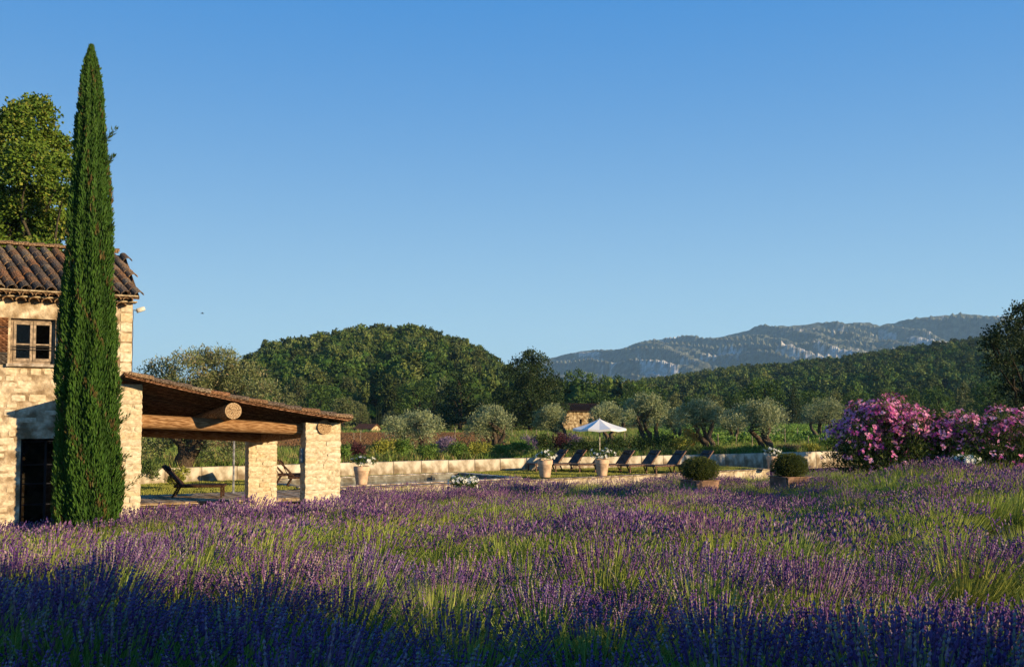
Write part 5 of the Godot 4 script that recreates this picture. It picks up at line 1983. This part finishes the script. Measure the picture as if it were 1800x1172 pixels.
# ---------------------------------------------------------------- loungers
# foot end towards -x, head towards +x, 2 m long
func make_lounger(label: String, wood: Color, cloth: Color) -> Node3D:
	var o := thing("sun_lounger", label, "sun lounger")
	var hinge := 0.28
	var mb := MB.new()
	for z in [-0.33, 0.33]:
		mb.cbox(Vector3(-0.27, 0.34, z), Vector3(1.5, 0.07, 0.05), 0.008, wood)
	mb.cbox(Vector3(-0.995, 0.34, 0), Vector3(0.05, 0.068, 0.61), 0.008, wood)
	mb.cbox(Vector3(0.455, 0.34, 0), Vector3(0.05, 0.068, 0.61), 0.008, wood)
	put("frame", mb.done(MAT["board"]), o)
	mb = MB.new()
	mb.cbox(Vector3(-0.355, 0.372, 0), Vector3(1.23, 0.025, 0.60), 0.006, cloth)
	put("seat", mb.done(MAT["fabric"]), o)
	for z in [-0.32, 0.32]:
		mb = MB.new()
		mb.cbox(Vector3(-0.93, 0.155, z), Vector3(0.06, 0.31, 0.05), 0.006, wood)
		put("leg", mb.done(MAT["board"]), o)
		mb = MB.new()
		mb.cbox(Vector3(0.44, 0.16, z), Vector3(0.055, 0.38, 0.045), 0.006, wood, Basis(Vector3(0, 0, 1), 0.5))
		put("leg", mb.done(MAT["board"]), o)
	var ang := deg_to_rad(47.0)
	var bs := Basis(Vector3(0, 0, 1), ang)
	var mid := Vector3(hinge, 0.375, 0) + bs * Vector3(0.41, 0, 0)
	mb = MB.new()
	for z in [-0.315, 0.315]:
		mb.cbox(mid + Vector3(0, 0, z), Vector3(0.82, 0.06, 0.045), 0.008, wood, bs)
	mb.cbox(mid + bs * Vector3(0.385, 0, 0), Vector3(0.05, 0.058, 0.584), 0.008, wood, bs)
	var back := put("backrest", mb.done(MAT["board"]), o)
	mb = MB.new()
	mb.cbox(mid + bs * Vector3(-0.02, 0.012, 0), Vector3(0.76, 0.022, 0.583), 0.006, cloth, bs)
	put("sling", mb.done(MAT["fabric"]), back)
	mb = MB.new()
	mb.cbox(mid + bs * Vector3(0.24, 0.045, 0), Vector3(0.16, 0.05, 0.46), 0.02, cloth * 0.8, bs)
	put("head_pad", mb.done(MAT["fabric"]), back)
	for z in [-0.25, 0.25]:
		mb = MB.new()
		mb.tube([Vector3(0.45, 0.36, z), mid + bs * Vector3(0.08, -0.03, 0) + Vector3(0, 0, z)], [0.012, 0.012], 6, wood * 0.8)
		put("strut", mb.done(MAT["board"]), back)
	return o

func loungers() -> void:
	var wood := Color(0.30, 0.19, 0.14)
	var proto := make_lounger("leftmost brown lounger of the row, behind the middle flower pot", wood, Color(0.11, 0.098, 0.09))
	var row := "brown sun loungers lined up by the pool"
	proto.set_meta("group", row)
	var k := 0
	for q in [[974, 46.0, "leftmost brown lounger of the pool row, foot behind the middle flower pot"], [1007, 45.7, "second brown lounger of the pool row, between the two middle flower pots"], [1049, 45.4, "brown lounger hidden behind the flower pot under the parasol"], [1091, 45.0, "brown lounger directly right of the flower pot under the parasol"], [1136, 44.8, "third brown lounger from the right end of the pool row"], [1181, 44.4, "brown lounger just left of the left box ball"], [1229, 44.6, "rightmost brown lounger of the pool row, half hidden by the left box ball"]]:
		var p := base_at(q[0], q[1], 0.01)
		var yaw := deg_to_rad(33.0)
		var org := p - Basis(Vector3.UP, yaw) * Vector3(0.28, 0, 0)
		if k == 0:
			proto.position = org
			proto.rotation.y = yaw
			proto.set_meta("label", q[2])
		else:
			copy(proto, q[2], org, yaw + R(-0.03, 0.03), Vector3.ONE, row)
		k += 1
	var dark := make_lounger("dark brown lounger with backrest raised on the deck under the pergola roof", Color(0.13, 0.075, 0.05), Color(0.05, 0.03, 0.024))
	dark.position = base_at(338, 31.0, 0.045)
	dark.rotation.y = PI + deg_to_rad(10.0)
	dark.set_meta("group", "dark loungers by the pergola")
	copy(dark, "dark brown lounger behind the front right stone pillar, nearer of two", base_at(531, 36.0, 0.0), PI + deg_to_rad(14.0), Vector3.ONE, "dark loungers by the pergola")
	copy(dark, "dark brown lounger behind the rear stone pillar, farther of two", base_at(512, 37.6, 0.0), PI + deg_to_rad(14.0), Vector3.ONE, "dark loungers by the pergola")


func parasol() -> void:
	var d := 45.2
	var p := base_at(1054, d, 0.0)
	var o := thing("parasol", "open white parasol on a pale pole among the pool loungers", "parasol", p, 0.3)
	var mb := MB.new()
	mb.tube([Vector3(0, 0, 0), Vector3(0, 2.34, 0)], [0.026, 0.024], 10, Color(0.62, 0.56, 0.45))
	put("pole", mb.done(MAT["paint"]), o)
	mb = MB.new()
	mb.lathe([Vector2(0.0, 0.0), Vector2(0.28, 0.0), Vector2(0.27, 0.06), Vector2(0.05, 0.09), Vector2(0.04, 0.3)], 16, Color(0.3, 0.3, 0.3))
	put("base", mb.done(MAT["paint"]), o)
	var apex := Vector3(0, 2.40, 0)
	var cream := Color(0.80, 0.79, 0.76)
	for k in 8:
		mb = MB.new()
		var a0 := TAU * k / 8.0
		var a1 := TAU * (k + 1) / 8.0
		var r := 1.30
		var e0 := Vector3(cos(a0) * r, 1.97, sin(a0) * r)
		var e1 := Vector3(cos(a1) * r, 1.97, sin(a1) * r)
		var prev := [apex, apex]
		for i in 5:
			var t := (i + 1) / 5.0
			var sag := Vector3(0, -0.035 * sin(PI * t), 0)
			var q0 := apex.lerp(e0, t) + sag
			var q1 := apex.lerp(e1, t) + sag
			var qm := (q0 + q1) * 0.5 + Vector3(0, -0.05 * t, 0)
			if i == 0:
				mb.face(apex, q0, qm, qm, Vector3.UP, cream)
				mb.face(apex, qm, q1, q1, Vector3.UP, cream)
			else:
				mb.face(prev[0], q0, qm, prev[2], Vector3.UP, cream)
				mb.face(prev[2], qm, q1, prev[1], Vector3.UP, cream)
			prev = [q0, q1, qm]
		var dn := Vector3(0, -0.09, 0)
		mb.face(prev[0], prev[2], prev[2] + dn, prev[0] + dn, Vector3(cos(a0), 0, sin(a0)), cream)
		mb.face(prev[2], prev[1], prev[1] + dn, prev[2] + dn, Vector3(cos(a1), 0, sin(a1)), cream)
		put("canopy_panel", mb.done(leafy("canvas", 0.85, 0.35, 0.2)), o)
		mb = MB.new()
		mb.tube([Vector3(0, 2.33, 0), apex.lerp(e0, 0.97) + Vector3(0, -0.04, 0)], [0.011, 0.009], 5, Color(0.5, 0.42, 0.3))
		mb.tube([Vector3(0, 1.75, 0), apex.lerp(e0, 0.5) + Vector3(0, -0.05, 0)], [0.009, 0.009], 5, Color(0.5, 0.42, 0.3))
		put("rib", mb.done(MAT["paint"]), o)
	mb = MB.new()
	mb.lathe([Vector2(0.05, 2.385), Vector2(0.03, 2.42), Vector2(0.0, 2.44)], 10, cream)
	put("finial", mb.done(MAT["paint"]), o)


func flower_mass(mb: MB, fb: MB, o: Vector3, r: Vector3, sprays: int, heads: int, white: Color, lsize := 0.1, fs := 0.045) -> void:
	var blobs := []
	for k in 7:
		var a := k * 2.4
		blobs.append([o + Vector3(cos(a) * r.x * 0.5, R(-0.15, 0.25) * r.y, sin(a) * r.z * 0.5), r * 0.55])
	crown(mb, blobs, sprays, 7, lsize, lsize * 0.36, 0.09, [Color(0.045, 0.085, 0.02), Color(0.10, 0.15, 0.04)], 0.6, 0.35)
	for k in heads:
		var b: Array = blobs[rng.randi() % 7]
		var dr := rdir()
		if dr.y < -0.5:
			dr.y = -dr.y
		var c: Vector3 = b[0] + dr * b[1] * R(0.95, 1.2)
		for f in 2:
			var fc := c + rdir() * 0.04
			var ax := (dr + rdir() * 0.6 + Vector3(0, 0.1, 0.25)).normalized()
			var s0 := ax.cross(Vector3.RIGHT).normalized()
			for e in 5:
				mb_petal(fb, fc, ax, s0.rotated(ax, TAU * e / 5.0), fs * R(0.85, 1.1), vary(white, 0.06))

func pots() -> void:
	var white := Color(0.82, 0.80, 0.74)
	var grp := "terracotta pots of white flowers along the pool edge"
	for q in [[636, 36.55, 0.66, "leftmost terracotta pot of white flowers, right of the pergola pillar", 1], [958, 40.8, 0.70, "terracotta pot of white flowers at the corner of the pool, left of the loungers", 0], [1058, 42.35, 0.69, "terracotta pot with the bushiest white flowers, in front of the parasol", 2], [1357, 47.2, 0.62, "farthest terracotta pot of white flowers, behind the right box ball", 1]]:
		var p := base_at(q[0], q[1], 0.045 if q[0] < 1000 else 0.012)
		var ab := to_ab(p.x, -p.z)
		var o := thing("flower_pot", q[3], "flower pot", p, 0.0, grp)
		var h: float = q[2]
		var r := h * 0.44
		var mb := MB.new()
		var clay := Color(0.70, 0.48, 0.32)
		mb.lathe([Vector2(0.0, 0.0), Vector2(r * 0.66, 0.0), Vector2(r * 0.69, 0.015), Vector2(r * 0.93, h * 0.73), Vector2(r * 0.94, h * 0.745), Vector2(r * 0.99, h * 0.75), Vector2(r * 1.02, h * 0.985), Vector2(r * 1.0, h), Vector2(r * 0.92, h), Vector2(r * 0.9, h * 0.9), Vector2(0.0, h * 0.9)], 32, clay)
		put("pot", mb.done(MAT["clay"]), o)
		mb = MB.new()
		mb.lathe([Vector2(r * 0.89, h * 0.905), Vector2(0.0, h * 0.93)], 16, Color(0.06, 0.045, 0.03))
		put("soil", mb.done(MAT["soil"]), o)
		var fb := MB.new()
		mb = MB.new()
		var s: float = [0.95, 1.05, 1.2][q[4]]
		flower_mass(mb, fb, Vector3(0, h + 0.16 * s, 0), Vector3(0.42, 0.26, 0.4) * s, 110, 46, white)
		put("foliage", mb.done(leafy("leaf")), o)
		put("flowers", fb.done(leafy("petal")), o).set_meta("kind", "stuff")


func box_balls() -> void:
	for q in [[1229, 34.0, 0.66, 0.43, 803.0, "rounded clipped box bush in a planter, left of the two"], [1387, 34.0, 0.61, 0.43, 797.0, "rounded clipped box bush in a planter, right of the two"]]:
		var d: float = q[1]
		var top: float = at(q[0], q[4], d).y
		var p := base_at(q[0], d, 0.0)
		p.y = gy(p.x, d)
		var ctr: float = top - q[3]
		var o := thing("box_ball", q[5], "topiary", Vector3(p.x, ctr - q[3] * 0.8, p.z), 0.0, "clipped box balls")
		var mb := MB.new()
		for i in 5200:
			var dr := rdir()
			if dr.y < -0.75:
				continue
			var c: Vector3 = Vector3(0, q[3] * 0.8, 0) + dr * Vector3(q[2], q[3], q[2]) * R(0.86, 1.03) * (1.0 + 0.03 * sin(dr.x * 9.0 + dr.z * 7.0))
			var dd := (dr + rdir() * 0.8).normalized()
			mb.leaf(c, dd, dd.cross(rdir()).normalized(), R(0.03, 0.05), R(0.018, 0.028), vary(Color(0.045, 0.065, 0.014).lerp(Color(0.115, 0.125, 0.028), rng.randf()), 0.25))
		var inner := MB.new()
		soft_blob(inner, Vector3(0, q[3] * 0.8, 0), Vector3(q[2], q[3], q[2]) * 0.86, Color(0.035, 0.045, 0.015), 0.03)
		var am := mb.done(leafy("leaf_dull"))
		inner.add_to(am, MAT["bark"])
		put("foliage", am, o)
		# the planter it stands in
		var rim: float = ctr - q[3] * 0.86
		var base := gy(p.x, d) - 0.05
		var pn := thing("planter_box", "square brown planter under the %s box ball" % ("left" if q[0] < 1300 else "right"), "planter", Vector3(p.x, base, p.z), deg_to_rad(24.0), "square planters of the box balls")
		var h := rim - base
		var w := 0.92
		var clay := Color(0.30, 0.185, 0.13)
		for k in 4:
			mb = MB.new()
			mb.cbox(Vector3(0, h * 0.5, w * 0.5), Vector3(w + (0.0 if k % 2 == 0 else -0.102), h, 0.05), 0.008, vary(clay, 0.06))
			put("side_panel", mb.done(MAT["clay"]), pn, Vector3.ZERO, Basis(Vector3.UP, PI * 0.5 * k))
		mb = MB.new()
		for k in 4:
			mb.cbox(Basis(Vector3.UP, PI * 0.5 * k) * Vector3(0, h + 0.016, w * 0.5), Vector3(w + (0.1 if k % 2 == 0 else -0.1), 0.03, 0.1), 0.008, clay * 1.2, Basis(Vector3.UP, PI * 0.5 * k))
		put("rim", mb.done(MAT["clay"]), pn)
		mb = MB.new()
		mb.box(Vector3(0, h - 0.04, 0), Vector3(w - 0.06, 0.04, w - 0.06), Color(0.05, 0.04, 0.03))
		put("soil", mb.done(MAT["soil"]), pn)


func small_things() -> void:
	# slim steel posts behind the pergola
	for k in 2:
		var p := base_at([411.5, 433][k], [32.4, 32.6][k], 0.04)
		var o := thing("steel_post", ["slim grey steel post left of the other, under the pergola roof", "slim grey steel post touching the left side of the rear stone pillar"][k], "post", p)
		var mb := MB.new()
		mb.cbox(Vector3(0, 1.35, 0), Vector3(0.055, 2.7, 0.055), 0.006, Color(0.30, 0.30, 0.31))
		put("shaft", mb.done(MAT["paint"]), o)
		mb = MB.new()
		mb.cbox(Vector3(0, 0.006, 0), Vector3(0.16, 0.012, 0.16), 0.003, Color(0.25, 0.25, 0.26))
		put("foot_plate", mb.done(MAT["paint"]), o)
	# white roses in front of the terrace wall and by the oleander
	for q in [[816, 851, 31.5, 0.48, 0.30, "white flowering bush rising from the lavender before the pool wall"], [1697, 811, 25.6, 0.32, 0.16, "white flowers between the lavender and the oleander at the right"]]:
		var c := at(q[0], q[1], q[2])
		var g := gy(c.x, q[2])
		var o := thing("white_flower_bush", q[5], "flower bush", Vector3(c.x, g, c.z))
		var mb := MB.new()
		var fb := MB.new()
		flower_mass(mb, fb, Vector3(0, c.y - g, 0), Vector3(q[3], q[4], 0.4), 120, 90, Color(0.82, 0.80, 0.73))
		for k in 8:
			limb(mb, Vector3(R(-0.1, 0.1), 0, R(-0.1, 0.1)), Vector3(R(-0.3, 0.3), c.y - g, R(-0.2, 0.2)), 0.012, 0.006, 0.05, Color(0.07, 0.08, 0.03), 5)
		put("foliage", mb.done(leafy("leaf")), o)
		put("flowers", fb.done(leafy("petal")), o).set_meta("kind", "stuff")
	# yellow-green bush behind the dark lounger, and more greenery by the side wall
	for q in [[310, 836, 34.5, 24, 15, [Color(0.17, 0.19, 0.03), Color(0.32, 0.31, 0.06)], "bright yellow-green bush behind the dark lounger under the pergola"], [264, 822, 37.5, 18, 14, [Color(0.07, 0.11, 0.03), Color(0.13, 0.17, 0.05)], "green bush above the side wall at the left of the pergola opening"]]:
		var c := at(q[0], q[1], q[2])
		var o := thing("garden_bush", q[6], "bush", Vector3(c.x, 0, c.z))
		var m: float = q[2] / F
		var mb := MB.new()
		var blobs := []
		for k in 6:
			blobs.append([Vector3(R(-0.5, 0.5) * q[3] * m, R(0.25, 0.85) * (c.y + q[4] * m * 0.6), R(-0.3, 0.3)), Vector3(0.6, 0.5, 0.6) * q[4] * m])
		crown(mb, blobs, 160, 8, 0.11, 0.035, 0.12, q[5], 0.5, 0.4)
		put("foliage", mb.done(leafy("leaf_dull")), o)
	# a garden spike light on the lawn under the big olive
	var sp := thing("spike_light", "small dark spike light on the lawn right of the big olive trunk", "lamp", base_at(352, 36.5, 0.0))
	var lb := MB.new()
	lb.tube([Vector3(0, -0.05, 0), Vector3(0, 0.3, 0)], [0.012, 0.012], 6, Color(0.03, 0.03, 0.03))
	lb.lathe([Vector2(0.0, 0.3), Vector2(0.05, 0.3), Vector2(0.05, 0.36), Vector2(0.0, 0.37)], 10, Color(0.03, 0.03, 0.03))
	put("lamp_head", lb.done(MAT["dark_metal"]), sp)
	# a bird far off in the sky
	var bp := at(355, 551, 120.0)
	var bd := thing("bird", "tiny dark bird flying in the sky right of the farmhouse", "bird", bp)
	var bm := MB.new()
	bm.tube([Vector3(-0.22, 0, 0), Vector3(-0.08, 0.02, 0), Vector3(0.12, 0.02, 0), Vector3(0.24, -0.01, 0)], [0.01, 0.05, 0.045, 0.005], 8, Color(0.03, 0.03, 0.035))
	put("body", bm.done(MAT["fabric"]), bd)
	for s in [-1.0, 1.0]:
		bm = MB.new()
		bm.quad(Vector3(-0.06, 0.03, 0.02 * s), Vector3(0.08, 0.03, 0.02 * s), Vector3(0.14, 0.12, 0.36 * s), Vector3(0.06, 0.12, 0.38 * s), Color(0.03, 0.03, 0.035))
		put("wing", bm.done(leafy("wing", 0.8, 0.0)), bd)
